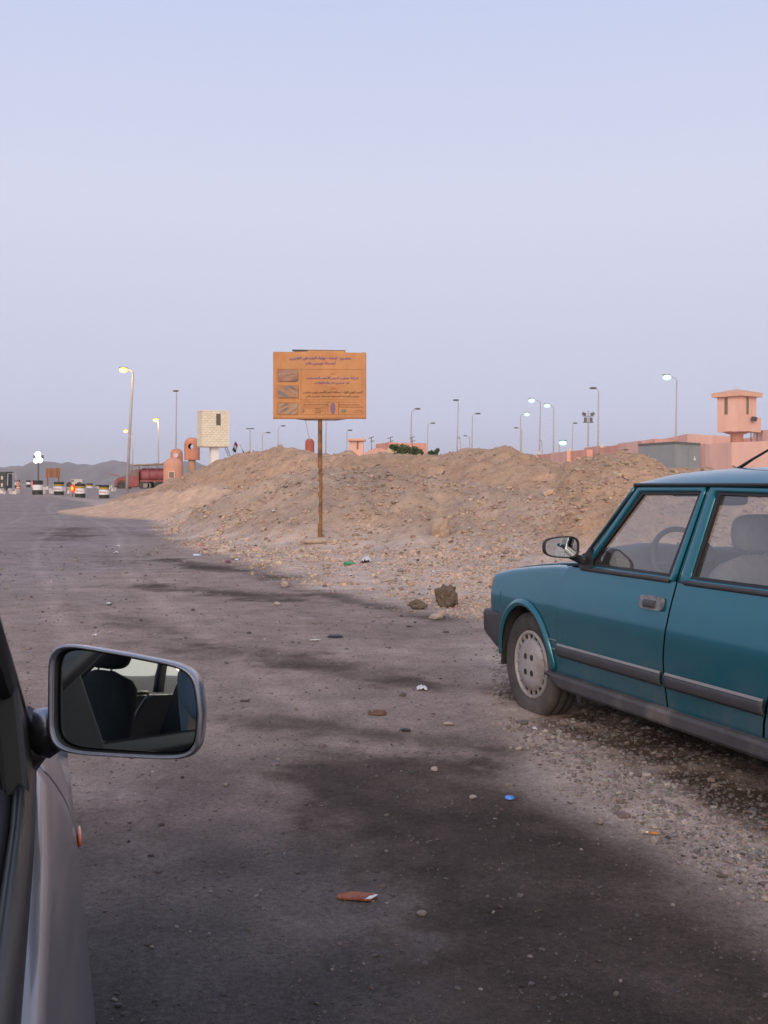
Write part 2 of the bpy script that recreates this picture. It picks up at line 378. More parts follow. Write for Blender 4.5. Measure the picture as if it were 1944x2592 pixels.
def make_ground():
    ang = np.concatenate([np.linspace(-180, -60, 25)[:-1], np.linspace(-60, -23, 30)[:-1], np.linspace(-23, 23, 400), np.linspace(23, 60, 30)[1:], np.linspace(60, 180, 25)[1:-1]])
    ang = np.radians(ang)
    rr = [0.5]
    while rr[-1] < 75: rr.append(rr[-1] * 1.0068)
    while rr[-1] < 9000: rr.append(rr[-1] * 1.16)
    rr = np.array(rr)
    Rg, Ag = np.meshgrid(rr, ang, indexing='ij')
    X = Rg * np.sin(Ag); Y = Rg * np.cos(Ag)
    Z = terrain(X, Y); C = soil_colour(X, Y)
    nr, na = X.shape
    v = np.stack([X, Y, Z], -1).reshape(-1, 3)
    v = np.vstack([v, [[0, 0, float(terrain(0., .01))]]])
    i = np.arange(nr - 1)[:, None] * na; j = np.arange(na); j2 = (j + 1) % na
    q = np.stack([i + j, i + na + j, i + na + j2, i + j2], -1).reshape(-1, 4)
    t = np.stack([np.full(na, len(v) - 1), j, j2], -1)
    me = bpy.data.meshes.new('ground')
    nq, ntri = len(q), len(t)
    me.vertices.add(len(v)); me.vertices.foreach_set('co', v.astype(np.float32).ravel())
    me.loops.add(nq * 4 + ntri * 3); me.loops.foreach_set('vertex_index', np.concatenate([q.ravel(), t.ravel()]).astype(np.int32))
    me.polygons.add(nq + ntri)
    me.polygons.foreach_set('loop_start', np.concatenate([np.arange(nq) * 4, nq * 4 + np.arange(ntri) * 3]).astype(np.int32))
    me.update(calc_edges=True); me.shade_smooth()
    ca = me.attributes.new('soil', 'FLOAT_COLOR', 'POINT')
    cc = np.ones((len(v), 4), np.float32); cc[:-1, :3] = C.reshape(-1, 3); cc[-1, :3] = .1
    ca.data.foreach_set('color', cc.ravel())
    me.materials.append(attr_mat('dusty ground', bump=.8, s1=3.0, s2=50.0, var=.32))
    o = bpy.data.objects.new('ground', me); COL.objects.link(o); o['kind'] = 'structure'
    return o
make_ground()

def gz(x, y): return float(terrain(np.array([x]), np.array([y]))[0])

# ------------------------------------------------------------------ stones
rng = np.random.default_rng(7)
_ico = bmesh.new(); bmesh.ops.create_icosphere(_ico, subdivisions=1, radius=1.0)
ICO_V = np.array([v.co[:] for v in _ico.verts]); _ico.faces.ensure_lookup_table(); ICO_F = np.array([[v.index for v in f.verts] for f in _ico.faces]); _ico.free()

def stone_cloud(name, X, Y, S, cols, sink=.25):
    n = len(X); k = len(ICO_V)
    V = np.repeat(ICO_V[None], n, 0) * (1 + rng.uniform(-.28, .28, (n, k, 1)))
    V = V * np.stack([rng.uniform(.7, 1.3, n), rng.uniform(.7, 1.3, n), rng.uniform(.4, .85, n)], -1)[:, None, :]
    a = rng.uniform(0, 6.28, n); t = rng.uniform(-.5, .5, n)
    x, y, z = V[..., 0], V[..., 1], V[..., 2]
    y, z = y * np.cos(t)[:, None] - z * np.sin(t)[:, None], y * np.sin(t)[:, None] + z * np.cos(t)[:, None]
    x, y = x * np.cos(a)[:, None] - y * np.sin(a)[:, None], x * np.sin(a)[:, None] + y * np.cos(a)[:, None]
    V = np.stack([x, y, z], -1) * S[:, None, None]
    V[..., 0] += X[:, None]; V[..., 1] += Y[:, None]; V[..., 2] += (terrain(X, Y) + S * sink)[:, None]
    sc_ = soil_colour(X, Y); cols = cols * (.42 + .58 * np.clip(sc_.mean(1, keepdims=True) / cols.mean(1, keepdims=True), .2, 1.15))
    Fc = (ICO_F[None] + (np.arange(n) * k)[:, None, None]).reshape(-1, 3)
    me = bpy.data.meshes.new(name); me.vertices.add(n * k); me.vertices.foreach_set('co', V.astype(np.float32).ravel())
    me.loops.add(len(Fc) * 3); me.loops.foreach_set('vertex_index', Fc.astype(np.int32).ravel())
    me.polygons.add(len(Fc)); me.polygons.foreach_set('loop_start', (np.arange(len(Fc)) * 3).astype(np.int32))
    me.update(calc_edges=True); me.shade_flat()
    ca = me.attributes.new('soil', 'FLOAT_COLOR', 'POINT'); cc = np.ones((n * k, 4), np.float32); cc[:, :3] = np.repeat(cols, k, 0)
    ca.data.foreach_set('color', cc.ravel())
    me.materials.append(STONE); o = bpy.data.objects.new(name, me); COL.objects.link(o); o['kind'] = 'stuff'
    return o
STONE = attr_mat('stone', bump=.4, s1=20, s2=90, var=.12)

def stone_cols(n, base, v=.27):
    c = np.array(base)[None] * (1 + rng.normal(0, v, (n, 1))) * (1 + rng.normal(0, .05, (n, 3)))
    pale = rng.random(n) < .06; c[pale] = np.array([.46, .39, .35]) * (1 + rng.normal(0, .1, (pale.sum(), 1)))
    return np.clip(c, .03, .75)

def scatter(n, y0, y1, th0, th1, keep):
    r = np.exp(rng.uniform(math.log(y0), math.log(y1), n)); th = rng.uniform(th0, th1, n)
    X, Y = th * r, r; k = keep(X, Y); return X[k], Y[k]

def on_gravel(X, Y):
    return rng.random(len(X)) < sstep(-.25, .35, edge_d(X, Y)) * (.25 + .75 * sstep(-.25, .35, fbm(X, Y, .9, 3, 301)))
X, Y = scatter(80000, 10, 48, -.36, .40, on_gravel)
_h, _rd, _d, _ap = base_h(X, Y); _s = ridge(X / Y, Y, SAND, 4.5, 6); sandm = (_s - _ap > .03) & (_s > ridge(X / Y, Y, REAR, 11, 13)) & (_s > ridge(X / Y, Y, FRONT, 6.2, 6))
X, Y = X[~sandm], Y[~sandm]
S = (.00050 * Y * np.exp(rng.normal(0, .55, len(X))) + .006) * (1 + .45 * sstep(-.1, .1, ridge(X / Y, Y, FRONT, 6.2, 6) - ridge(X / Y, Y, REAR, 11, 13)))
stone_cloud('rubble_stones', X, Y, S, stone_cols(len(X), (.46, .335, .26)))
tag(bpy.data.objects['rubble_stones'], 'loose small stones covering the rubble heaps and the slope', 'stones')
X, Y = scatter(34000, 2.0, 11, .1, .46, lambda X, Y: (np.hypot(X - .86, Y - 6.10) > .26) & (rng.random(len(X)) < sstep(-.12, .12, edge_d(X, Y)) * (.35 + .65 * sstep(.55, .25, np.abs(edge_d(X, Y) - .22)))))
S = np.minimum(.0056 * np.exp(rng.normal(0, .5, len(X))) * (.55 + .11 * Y), .025)
stone_cloud('roadside_gravel', X, Y, S, stone_cols(len(X), (.25, .212, .20)))
tag(bpy.data.objects['roadside_gravel'], 'coarse grey gravel strewn along the road edge beside the teal car', 'gravel')
X, Y = scatter(9000, 2.0, 22, -.36, .36, lambda X, Y: edge_d(X, Y) < .1)
S = .0031 * np.exp(rng.normal(0, .5, len(X))) * (.6 + .14 * Y)
stone_cloud('road_pebbles', X, Y, S, stone_cols(len(X), (.17, .142, .137)))
tag(bpy.data.objects['road_pebbles'], 'tiny pebbles scattered over the dusty road', 'pebbles')
# ------------------------------------------------------------------ the parked teal saloon
def paint(name, col, dust, metal, rough, coat):
    """car paint with slightly wavy sheet metal and road dust thrown up along the sills"""
    m = mat(name, col, rough=rough, metal=metal, var=.06, scale=3, coat=coat, spec=.3, bump=.05, bscale=3.0)
    t = m.node_tree; b = t.nodes['Principled BSDF']; src = b.inputs['Base Color'].links[0].from_socket
    co = t.nodes.new('ShaderNodeTexCoord'); sx = t.nodes.new('ShaderNodeSeparateXYZ'); t.links.new(co.outputs['Object'], sx.inputs[0])
    zr = t.nodes.new('ShaderNodeMapRange'); zr.inputs['From Min'].default_value = .62; zr.inputs['From Max'].default_value = .26; zr.inputs['To Min'].default_value = .02; zr.inputs['To Max'].default_value = .50; t.links.new(sx.outputs['Z'], zr.inputs['Value'])
    n = t.nodes.new('ShaderNodeTexNoise'); n.inputs['Scale'].default_value = 4; n.inputs['Detail'].default_value = 8; n.inputs['Roughness'].default_value = .7; t.links.new(co.outputs['Object'], n.inputs['Vector'])
    nr = t.nodes.new('ShaderNodeMapRange'); nr.inputs['From Min'].default_value = .38; nr.inputs['From Max'].default_value = .75; t.links.new(n.outputs['Fac'], nr.inputs['Value'])
    mu = t.nodes.new('ShaderNodeMath'); mu.operation = 'MULTIPLY'; t.links.new(zr.outputs[0], mu.inputs[0]); t.links.new(nr.outputs[0], mu.inputs[1])
    mc = t.nodes.new('ShaderNodeMix'); mc.data_type = 'RGBA'; mc.inputs['B'].default_value = (*dust, 1)
    t.links.new(mu.outputs[0], mc.inputs['Factor']); t.links.new(src, mc.inputs['A']); t.links.new(mc.outputs['Result'], b.inputs['Base Color'])
    return m
TEAL = paint('teal car paint', (.004, .128, .186), (.20, .17, .15), .42, .26, .75)
DGREY = mat('dark grey bumper plastic', (.050, .047, .055), rough=.6, var=.15, scale=9, bump=.05, bscale=200)
BLACKR = mat('black rubber', (.012, .012, .014), rough=.5, var=.1)
DUSTYR = mat('dusty dark sill', (.060, .055, .060), rough=.7, var=.2, scale=5, col2=(.16, .135, .125), mixscale=4, mixlo=.5, mixhi=.75)
TYRE = mat('dusty tyre rubber', (.045, .041, .042), rough=.9, var=.2, scale=14, bump=.3, bscale=120, col2=(.12, .10, .09), mixscale=5, mixlo=.42, mixhi=.75)
HUB = mat('dull silver hubcap', (.38, .345, .355), rough=.5, metal=.05, var=.14, scale=14, col2=(.27, .23, .225), mixscale=6)
CHROME = mat('bright trim', (.50, .48, .50), rough=.3, metal=.6, var=.1)
STRIPG = mat('dull grey strip', (.22, .205, .21), rough=.5, var=.1)
HANDLE = mat('grey handle plastic', (.20, .20, .225), rough=.45, var=.15, scale=40, col2=(.11, .11, .12), mixscale=30)
AMBER = mat('amber lamp plastic', (.60, .27, .06), rough=.25, var=.05, coat=.5)
LAMPG = mat('headlamp glass', (.55, .56, .58), rough=.12, var=.03, coat=1)
SEATG = mat('grey seat cloth', (.19, .185, .20), rough=.95, var=.15, scale=30, bump=.15, bscale=300)
DASH = mat('dark grey dashboard', (.065, .062, .072), rough=.75, var=.1)
LINER = mat('grey headliner', (.22, .21, .22), rough=.95, var=.05)
CARGLASS = glass_mat('car window glass', (.93, .95, .96), film=.08)
MIRR = mat('mirror silver', (.72, .73, .76), rough=.01, metal=1.0, var=.0)
WELL = mat('near black recess', (.030, .026, .024), rough=1, var=.2, scale=10)  # near-black for wells and underbody, and painted shade in hubcap holes

YK = [(.0, .76), (.2, .785), (.30, .80), (.45, .818), (.625, .8255), (.645, .8245), (.75, .8065), (.88, .775), (1.296, .665), (1.4, .64)]
_yz = np.array(YK)
def ys(z):
    # smooth the polyline a little so that the side is a soft barrel with one crease
    return float(np.mean([np.interp(z + d, _yz[:, 0], _yz[:, 1]) for d in (-.016, -.008, 0, .008, .016)])) if z < .86 else float(np.interp(z, _yz[:, 0], _yz[:, 1]))
def C(s, y, z): return Vector((-s, y, z))
def itp(x, tab): return float(np.interp(x, [t[0] for t in tab], [t[1] for t in tab]))

fwd = (-math.sin(R(20.75)), math.cos(R(20.75))); nrm = (-math.cos(R(20.75)), -math.sin(R(20.75)))
car = empty('parked_car', (.78 - .825 * nrm[0], 6.08 - .825 * nrm[1], .0), math.atan2(fwd[1], fwd[0]),
            'teal four-door saloon with black side mouldings parked on the gravel, cut by the right edge', 'car')
WB = 2.36
SEAM_F = [(.29, .41), (.318, .393), (.464, .366), (.65, .353), (.763, .364), (.855, .413)]     # z -> s, front edge of front door
SEAM_B = [(.279, 1.313), (.521, 1.307), (.643, 1.329), (.849, 1.352)]                           # between the doors
SEAM_R = [(.276, 1.94), (.36, 1.955), (.46, 1.99), (.56, 2.05), (.66, 2.14), (.75, 2.21), (.86, 2.27)]
HOODL = [(-.475, .735), (-.455, .752), (-.395, .781), (-.229, .812), (-.027, .838), (.2, .860), (.40, .876), (.5, .88)]

def arch_z(s, c, r=.288, zc=.285, zr=.33, zflat=.29):
    d = abs(s - c)
    return zc + zr * math.sqrt(max(0, 1 - (d / r) ** 2)) if d < r else zflat

for sg in (1, -1):
    def P(s, z, o=0.0, sg=sg): return C(s, sg * (ys(z) + o), z)
    # front fender
    ss = sorted(set([round(x, 4) for x in list(np.linspace(-.455, -.30, 8)) + list(np.linspace(-.289, .289, 41)) + list(np.linspace(.292, .358, 6))]))
    def fen(u, v, ss=ss, sg=sg):
        s = ss[int(round(u * (len(ss) - 1)))]
        zb = arch_z(s, 0) if abs(s) < .289 else (.55 if s < 0 else .295)
        zt = itp(s, HOODL); w = max(0, min(1, (s - .22) / (.358 - .22)))
        if v <= .8:
            z = zb + (zt - .028 - zb) * v / .8; y = ys(z); ds = w * (itp(z, SEAM_F) - .355)
        else:
            a = (v - .8) / .2 * math.pi / 2
            z = zt - .028 + .028 * math.sin(a); y = ys(zt - .028) - .075 * (1 - math.cos(a)); ds = w * (itp(z, SEAM_F) - .355)
        nose = max(0, (-.40 - s) / .055)
        y -= .035 * nose ** 2
        return C(s + ds, sg * y, z)
    f_ = MB().grid(len(ss), 21, fen).build('front_fender', TEAL, car, smooth=True)
    # flared lip round the arch
    lip = MB()
    def lipf(u, v, sg=sg):
        a = math.pi * (.02 + .96 * u); k = v * math.pi
        rr_ = .288 + .022 * math.sin(k) * 0 + .040 * v; zz = .330 + .045 * v
        s = -rr_ * math.cos(a); z = .285 + zz * math.sin(a)
        return C(s, sg * (ys(z) + .004 + .016 * math.sin(k * .95 + .25)), z)
    lip.grid(40, 7, lipf).build('arch_flare', TEAL, f_, smooth=True, solid=.003)
    for zz in (.470, .421):
        MB().grid(8, 2, lambda u, v: P(.262 + .092 * u, zz + .004 * v, .002)).build('pinstripe', CHROME, f_, solid=.002)
    # doors
    def door(nm, sl, sr, z0, z1, gap=.007, nu=24, nv=30):
        return MB().grid(nu, nv, lambda u, v: P((itp(z0 + (z1 - z0) * v, sl) + gap) * (1 - u) + (itp(z0 + (z1 - z0) * v, sr) - gap) * u, z0 + (z1 - z0) * v)).build(nm, TEAL, car, smooth=True)
    fd = door('front_door', SEAM_F, SEAM_B, .300, .866, .004)
    rd_ = door('rear_door', SEAM_B, SEAM_R, .296, .862)
    for d_, out, inn in ((fd, [(.545, .866), (.893, 1.287), (1.423, 1.289), (1.343, .866)], [(.612, .884), (.925, 1.262), (1.394, 1.266), (1.303, .880)]),
                         (rd_, [(1.360, .862), (1.438, 1.289), (2.12, 1.28), (2.26, .862)], [(1.447, .882), (1.503, 1.266), (2.03, 1.258), (2.16, .882)])):
        def ringpt(poly, u):
            k = u * 4; i = int(k) % 4; fr = k - int(k); a, b = poly[i], poly[(i + 1) % 4]
            return (a[0] + (b[0] - a[0]) * fr, a[1] + (b[1] - a[1]) * fr)
        def rf(u, v, out=out, inn=inn):
            a = ringpt(out, u); b = ringpt(inn, u); s = a[0] + (b[0] - a[0]) * v; z = a[1] + (b[1] - a[1]) * v
            return P(s, z, .004 * math.sin(v * math.pi))
        MB().grid(48, 4, rf, wu=True).build('window_frame', TEAL, d_, smooth=True, solid=.012)
        cx = sum(p[0] for p in inn) / 4; cz = sum(p[1] for p in inn) / 4
        inn2 = [(p[0] + .02 * (1 if p[0] < cx else -1), p[1] + .014 * (1 if p[1] < cz else -1)) for p in inn]
        def rs(u, v, inn=inn, inn2=inn2):
            a = ringpt(inn, u); b = ringpt(inn2, u); s = a[0] + (b[0] - a[0]) * v; z = a[1] + (b[1] - a[1]) * v
            return P(s, z, -.006)
        MB().grid(48, 2, rs, wu=True).build('window_seal', BLACKR, d_, solid=.016)
        MB().grid(2, 2, lambda u, v: P(*[(1 - v) * ((1 - u) * inn[0][k] + u * inn[3][k]) + v * ((1 - u) * inn[1][k] + u * inn[2][k]) for k in (0, 1)], -.012)).build('window_glass', CARGLASS, d_)
        bl = MB(); s0, s1 = (.548, 1.302) if d_ is fd else (1.412, 2.22)
        bl.grid(12, 5, lambda u, v: P(s0 + (s1 - s0) * u, .856 + .026 * v, .002 + .010 * math.sin(math.pi * v))).build('belt_moulding', DGREY, d_, smooth=True, solid=.004)
        m0, m1 = (.372, 1.297) if d_ is fd else (1.326, 1.975)
        mo = MB().grid(20, 6, lambda u, v: P(m0 + (m1 - m0) * u, .394 + .055 * v, .003 + .015 * min(1, math.sin(math.pi * min(max(v, .08), .92)) * 1.6))).build('side_moulding', DGREY, d_, smooth=True, solid=.006)
        MB().grid(20, 4, lambda u, v: P(m0 + (m1 - m0 - .006) * u, .4485 + .011 * v, .012 - .008 * v)).build('bright_strip', STRIPG, mo, solid=.004)
        # handle: oval plate with a dark pull flap
        h0 = 1.115 if d_ is fd else 2.0
        hd = MB()
        def hp(u, v, h0=h0):
            a = 2 * math.pi * u; e = .35
            cs = math.copysign(abs(math.cos(a)) ** e, math.cos(a)); sn = math.copysign(abs(math.sin(a)) ** e, math.sin(a))
            kk = 1 if v < .4 else (.93 if v < .8 else 0)
            return P(h0 + .093 + .090 * cs * kk, .759 + .031 * sn * kk, .003 if v < .2 else .013)
        ho = hd.grid(32, 5, hp, wu=True).build('door_handle', HANDLE, d_, smooth=True, sharp=40)
        MB().grid(4, 4, lambda u, v: P(h0 + .045 + .088 * u, .738 + .032 * v, .0155 + .008 * math.sin(math.pi * v))).build('pull_flap', DASH, ho, solid=.004)
        # inner trim card
        MB().grid(2, 6, lambda u, v: P((.42, 1.30)[0] + (1.30 - .42) * u if d_ is fd else 1.38 + .8 * u, .33 + .53 * v, -.075)).build('door_card', DASH, d_, solid=.01)
    # rear quarter
    ssr = sorted(set([round(x, 4) for x in list(np.linspace(1.96, WB - .33, 6)) + list(np.linspace(WB - .329, WB + .329, 36)) + list(np.linspace(WB + .335, 3.20, 14))]))
    def rq(u, v, sg=sg, ssr=ssr):
        s = ssr[int(round(u * (len(ssr) - 1)))]
        zb = arch_z(s, WB, .329, .285, .33, .30); zt = .862 - .02 * max(0, s - 2.4)
        z = zb + (zt - zb) * v
        sl = itp(z, SEAM_R) + .006; s2 = sl + (s - 1.96) / (3.20 - 1.96) * (3.20 - sl)
        if s2 < WB + .34 and z < .63: s2 = max(s2, sl)
        return C(s2, sg * (ys(z) - .05 * max(0, (s2 - 3.0) / .2) ** 2), z)
    MB().grid(len(ssr), 20, rq).build('rear_quarter', TEAL, car, smooth=True)
    # pillars
    ap = MB().grid(8, 4, lambda u, v: C(.475 + .045 * v + (.835 - .475) * u, sg * (ys(.885 + .412 * u) - .028 * (1 - v) + .002), .885 + .412 * u)).build('front_pillar', TEAL, car, smooth=True, solid=.02)
    MB().tube([C(.512 + .375 * t, sg * (ys(.885 + .408 * t) + .001), .885 + .408 * t) for t in np.linspace(0, 1, 6)], .006, 6).build('pillar_seal', BLACKR, ap)
    MB().grid(2, 6, lambda u, v: P(1.345 + .085 * v + (u - .5) * .05, .86 + .43 * v, -.022)).build('middle_pillar', BLACKR, car, solid=.01)
    MB().grid(6, 6, lambda u, v: P((2.27 - .14 * v) + (.62 - .30 * v) * u, .862 + .425 * v, -.01)).build('rear_pillar', TEAL, car, smooth=True, solid=.01)
    # gutter, and a black shell added to paint shade into the door gaps
    MB().tube([C(s, sg * (.672 + .004), 1.2935 + .002 * math.sin(s)) for s in np.linspace(.87, 2.3, 14)], .0085, 8).build('rain_gutter', BLACKR, car)
    MB().grid(12, 10, lambda u, v: P(.34 + 1.64 * u, .30 + .555 * v, -.022)).build('gap_shade_shell', BLACKR, car, solid=.004)
    # sill
    def sf(u, v, sg=sg):
        s = .255 + (2.06 - .255) * u; e = max(0, 1 - (s - .255) / .13); zlo = .222 + .050 * e
        k = [(.79, .300), (.826, .294), (.836, .280), (.834, zlo + .015), (.822, zlo), (.70, zlo + .01)][int(round(v * 5))]
        return C(s, sg * k[0], k[1])
    MB().grid(24, 6, sf).build('sill', DUSTYR, car, smooth=True, sharp=30)
    # wheel wells
    for cs in (0, WB):
        MB().grid(20, 4, lambda u, v: C(cs - .315 * math.cos(math.pi * u), sg * (.45 + .355 * v), .24 + .40 * math.sin(math.pi * u))).build('wheel_well', WELL, car, smooth=True)
        MB().grid(12, 6, lambda u, v: C(cs - .32 + .64 * u, sg * .46, .18 + .47 * v)).build('wheel_well', WELL, car)

# hood, nose, bumper, roof, boot
MB().grid(24, 24, lambda u, v: C(-.462 + (.46 + .462 - .10 * (1 - abs(2 * v - 1) ** 2) * 1.0 * u) * u, -.705 + 1.41 * v, itp(-.462 + .92 * u, HOODL) + .004 + .022 * (1 - (2 * v - 1) ** 2))).build('hood', TEAL, car, smooth=True, solid=.006)
MB().grid(20, 8, lambda u, v: C(-.468 - .015 * (1 - (2 * u - 1) ** 2), -.77 + 1.54 * u, .54 + .215 * v)).build('nose_panel', TEAL, car, smooth=True, solid=.01)
g_ = MB().box(C(-.488, 0, .655), (.02, .84, .13)).build('grille', BLACKR, car, bevel=.004)
for k in range(4): MB().box(C(-.501, 0, .61 + .03 * k), (.006, .82, .006)).build('grille_bar', CHROME, g_)
for sg in (1, -1):
    MB().box(C(-.487, sg * .57, .655), (.03, .28, .15)).build('headlight', LAMPG, car, bevel=.01)
    MB().grid(6, 6, lambda u, v: C(-.492 + .035 * u * u, sg * (.715 + .070 * u), .572 + .170 * v)).build('corner_lamp', AMBER, car, smooth=True, solid=.02)
path = [(-.288, .815), (-.38, .824), (-.50, .824), (-.568, .795), (-.595, .72), (-.605, .3), (-.608, 0)]
path = path + [(s, -y) for s, y in path[-2::-1]]
def bmp(u, v):
    k = u * (len(path) - 1); i = min(int(k), len(path) - 2); fr = k - i
    s = path[i][0] + (path[i + 1][0] - path[i][0]) * fr; y = path[i][1] + (path[i + 1][1] - path[i][1]) * fr
    zl = .325 + (.43 - .325) * min(1, max(0, (-.32 - s) / .235)); zt = .553 - .012 * min(1, max(0, (-.3 - s) / .2))
    n2 = Vector((s + .2, y * .55)).normalized() * .07
    kk = [(1, zt - .004), (.1, zt), (0, zt - .02), (0, zl + .02), (.15, zl), (1, zl + .02)][int(round(v * 5))]
    return C(s - n2.x * kk[0], y - n2.y * kk[0], kk[1])
MB().grid(61, 6, bmp, wv=True).build('front_bumper', DGREY, car, smooth=True, sharp=35)
ROOFC = [(.66, 1.300), (.683, 1.308), (.758, 1.332), (.866, 1.350), (1.03, 1.362), (1.32, 1.374), (1.64, 1.377), (2.0, 1.368), (2.3, 1.335), (2.42, 1.305)]
def roof(u, v):
    w_ = 2 * v - 1; y = .672 * math.copysign(1 - (1 - abs(w_)) ** 2.0, w_); e = abs(y / .672)
    s0 = .665 + .20 * e ** 2.2; s = s0 + (2.40 - .10 * e ** 2 - s0) * u
    zc = itp(.665 + (2.40 - .665) * u, ROOFC)
    return C(s, y, 1.300 + (zc - 1.300) * (1 - e ** 6.5))
MB().grid(28, 49, roof).build('roof', TEAL, car, smooth=True, solid=.008)
MB().grid(10, 12, lambda u, v: C(.95 + 1.3 * u, -.62 + 1.24 * v, 1.288)).build('headliner', LINER, car, solid=.006)
def wsf(u, v):
    y = -1 + 2 * u; hw = .745 + (.628 - .745) * v
    s = (.40 + .10 * y * y) + ((.685 + .17 * y * y) - (.40 + .10 * y * y)) * v
    return C(s, hw * y, .893 + (1.296 - .893) * v)
MB().grid(16, 8, wsf).build('windshield', CARGLASS, car, smooth=True)
MB().grid(10, 6, lambda u, v: C(2.72 - .36 * v, (-.72 + 1.44 * u) * (1 - .12 * v), .875 + .42 * v)).build('rear_window', CARGLASS, car, smooth=True)
MB().grid(12, 12, lambda u, v: C(2.70 + .52 * u, -.72 + 1.44 * v, .872 - .02 * u + .02 * (1 - (2 * v - 1) ** 2))).build('boot_lid', TEAL, car, smooth=True, solid=.008)
MB().grid(12, 8, lambda u, v: C(3.21, -.77 + 1.54 * u, .48 + .38 * v)).build('tail_panel', TEAL, car, smooth=True, solid=.02)
MB().box(C(3.27, 0, .46), (.12, 1.60, .16)).build('rear_bumper', DGREY, car, bevel=.02)
RED = mat('red lamp plastic', (.35, .015, .015), rough=.25, coat=.5)
for sg in (1, -1): MB().box(C(3.225, sg * .60, .68), (.03, .28, .14)).build('tail_light', RED, car, bevel=.008)
MB().box(C(1.4, 0, .27), (3.5, 1.28, .06)).build('underbody', WELL, car)
MB().box(C(.16, 0, .60), (.05, 1.40, .50)).build('firewall', BLACKR, car)
MB().grid(6, 10, lambda u, v: C(.33 + .17 * u, -.74 + 1.48 * v, .868 + .012 * u)).build('cowl', BLACKR, car, solid=.01)
# aerial on the roof
an0 = C(1.30, .42, 1.362); MB().tube([an0, an0 + Vector((-.12, 0, .05)), an0 + Vector((-.62, -.02, .245))], [.009, .006, .003], 6).build('aerial', BLACKR, car)
# cabin
def dsh(u, v):
    y = -.70 + 1.40 * u
    k = [(.36, .80), (.42, .93), (.52, .958), (.66, .955), (.74, .93), (.76, .85), (.74, .60)][int(round(v * 6))]
    hump = .030 * math.exp(-((y - .36) / .24) ** 2)
    return C(k[0], y, k[1] + (hump if 1 < round(v * 6) < 5 else 0))
MB().grid(20, 7, dsh).build('dashboard', DASH, car, smooth=True)
sw = MB(); ctr = C(.86, .37, .905); ax = Vector((-.90, 0, .44)).normalized(); e1 = Vector((0, 1, 0)); e2 = ax.cross(e1)
sw.tube([ctr + (e1 * math.cos(t) + e2 * math.sin(t)) * .185 for t in np.linspace(0, 2 * math.pi, 33)], .014, 8, cap=False)
for t in (.0, math.pi, 1.9, 1.25): sw.tube([ctr, ctr + (e1 * math.cos(t) + e2 * math.sin(t)) * .18], .013, 6)
sw.tube([ctr, ctr - ax * -.0 + Vector((.25, 0, -.12))], .03, 8); sw.ell(ctr, (.03, .06, .06))
sw.build('steering_wheel', DASH, car, smooth=True)
def make_seat(s0, y0, par, zb=.0, SM=None):
    SM = SM or SEATG
    st = MB()
    def back(u, v):
        a = 2 * math.pi * u; cs = math.copysign(abs(math.cos(a)) ** .55, math.cos(a)); sn = math.copysign(abs(math.sin(a)) ** .7, math.sin(a))
        z = .36 + .62 * v; w = .24 * (1 if v < .72 else math.sqrt(max(0.0, 1 - ((v - .72) / .30) ** 2)) * .8 + .2); d = .07 * (1 if v < .9 else .6)
        if v in (0.0, 1.0): w *= .6; d *= .3
        return C(s0 + .20 * v + d * sn, y0 + w * cs, z + zb)
    st.grid(24, 16, back, wu=True)
    o = st.build("seat_back", SM, par, smooth=True)
    MB().ell(C(s0 - .26, y0, .40 + zb), (.30, .25, .09), 20, 10, .6).build("seat_cushion", SM, o, smooth=True)
    MB().ell(C(s0 + .215, y0, 1.075 + zb), (.055, .135, .088), 24, 14, .6).build("headrest", SM, o, smooth=True)
    for q in (-.05, .05): MB().tube([C(s0 + .20, y0 + q, .96 + zb), C(s0 + .215, y0 + q, 1.03 + zb)], .006, 6).build('headrest_post', CHROME, o)
make_seat(1.19, .375, car); make_seat(1.19, -.375, car)
MB().ell(C(2.22, 0, .68), (.12, .60, .30), 20, 10, .6).build('rear_seat', SEATG, car, smooth=True)
im = MB().ell(C(.80, .06, 1.222), (.02, .115, .034), 20, 10, .5).build('interior_mirror', BLACKR, car, smooth=True)
MB().tube([C(.80, .03, 1.25), C(.77, .02, 1.31)], .006, 6).build('mirror_stem', BLACKR, im)
for sg in (1, -1): MB().box(C(.93, sg * .36, 1.262), (.17, .36, .02), M=Matrix.Rotation(R(-10), 3, 'Y')).build('sun_visor', LINER, car, bevel=.008)
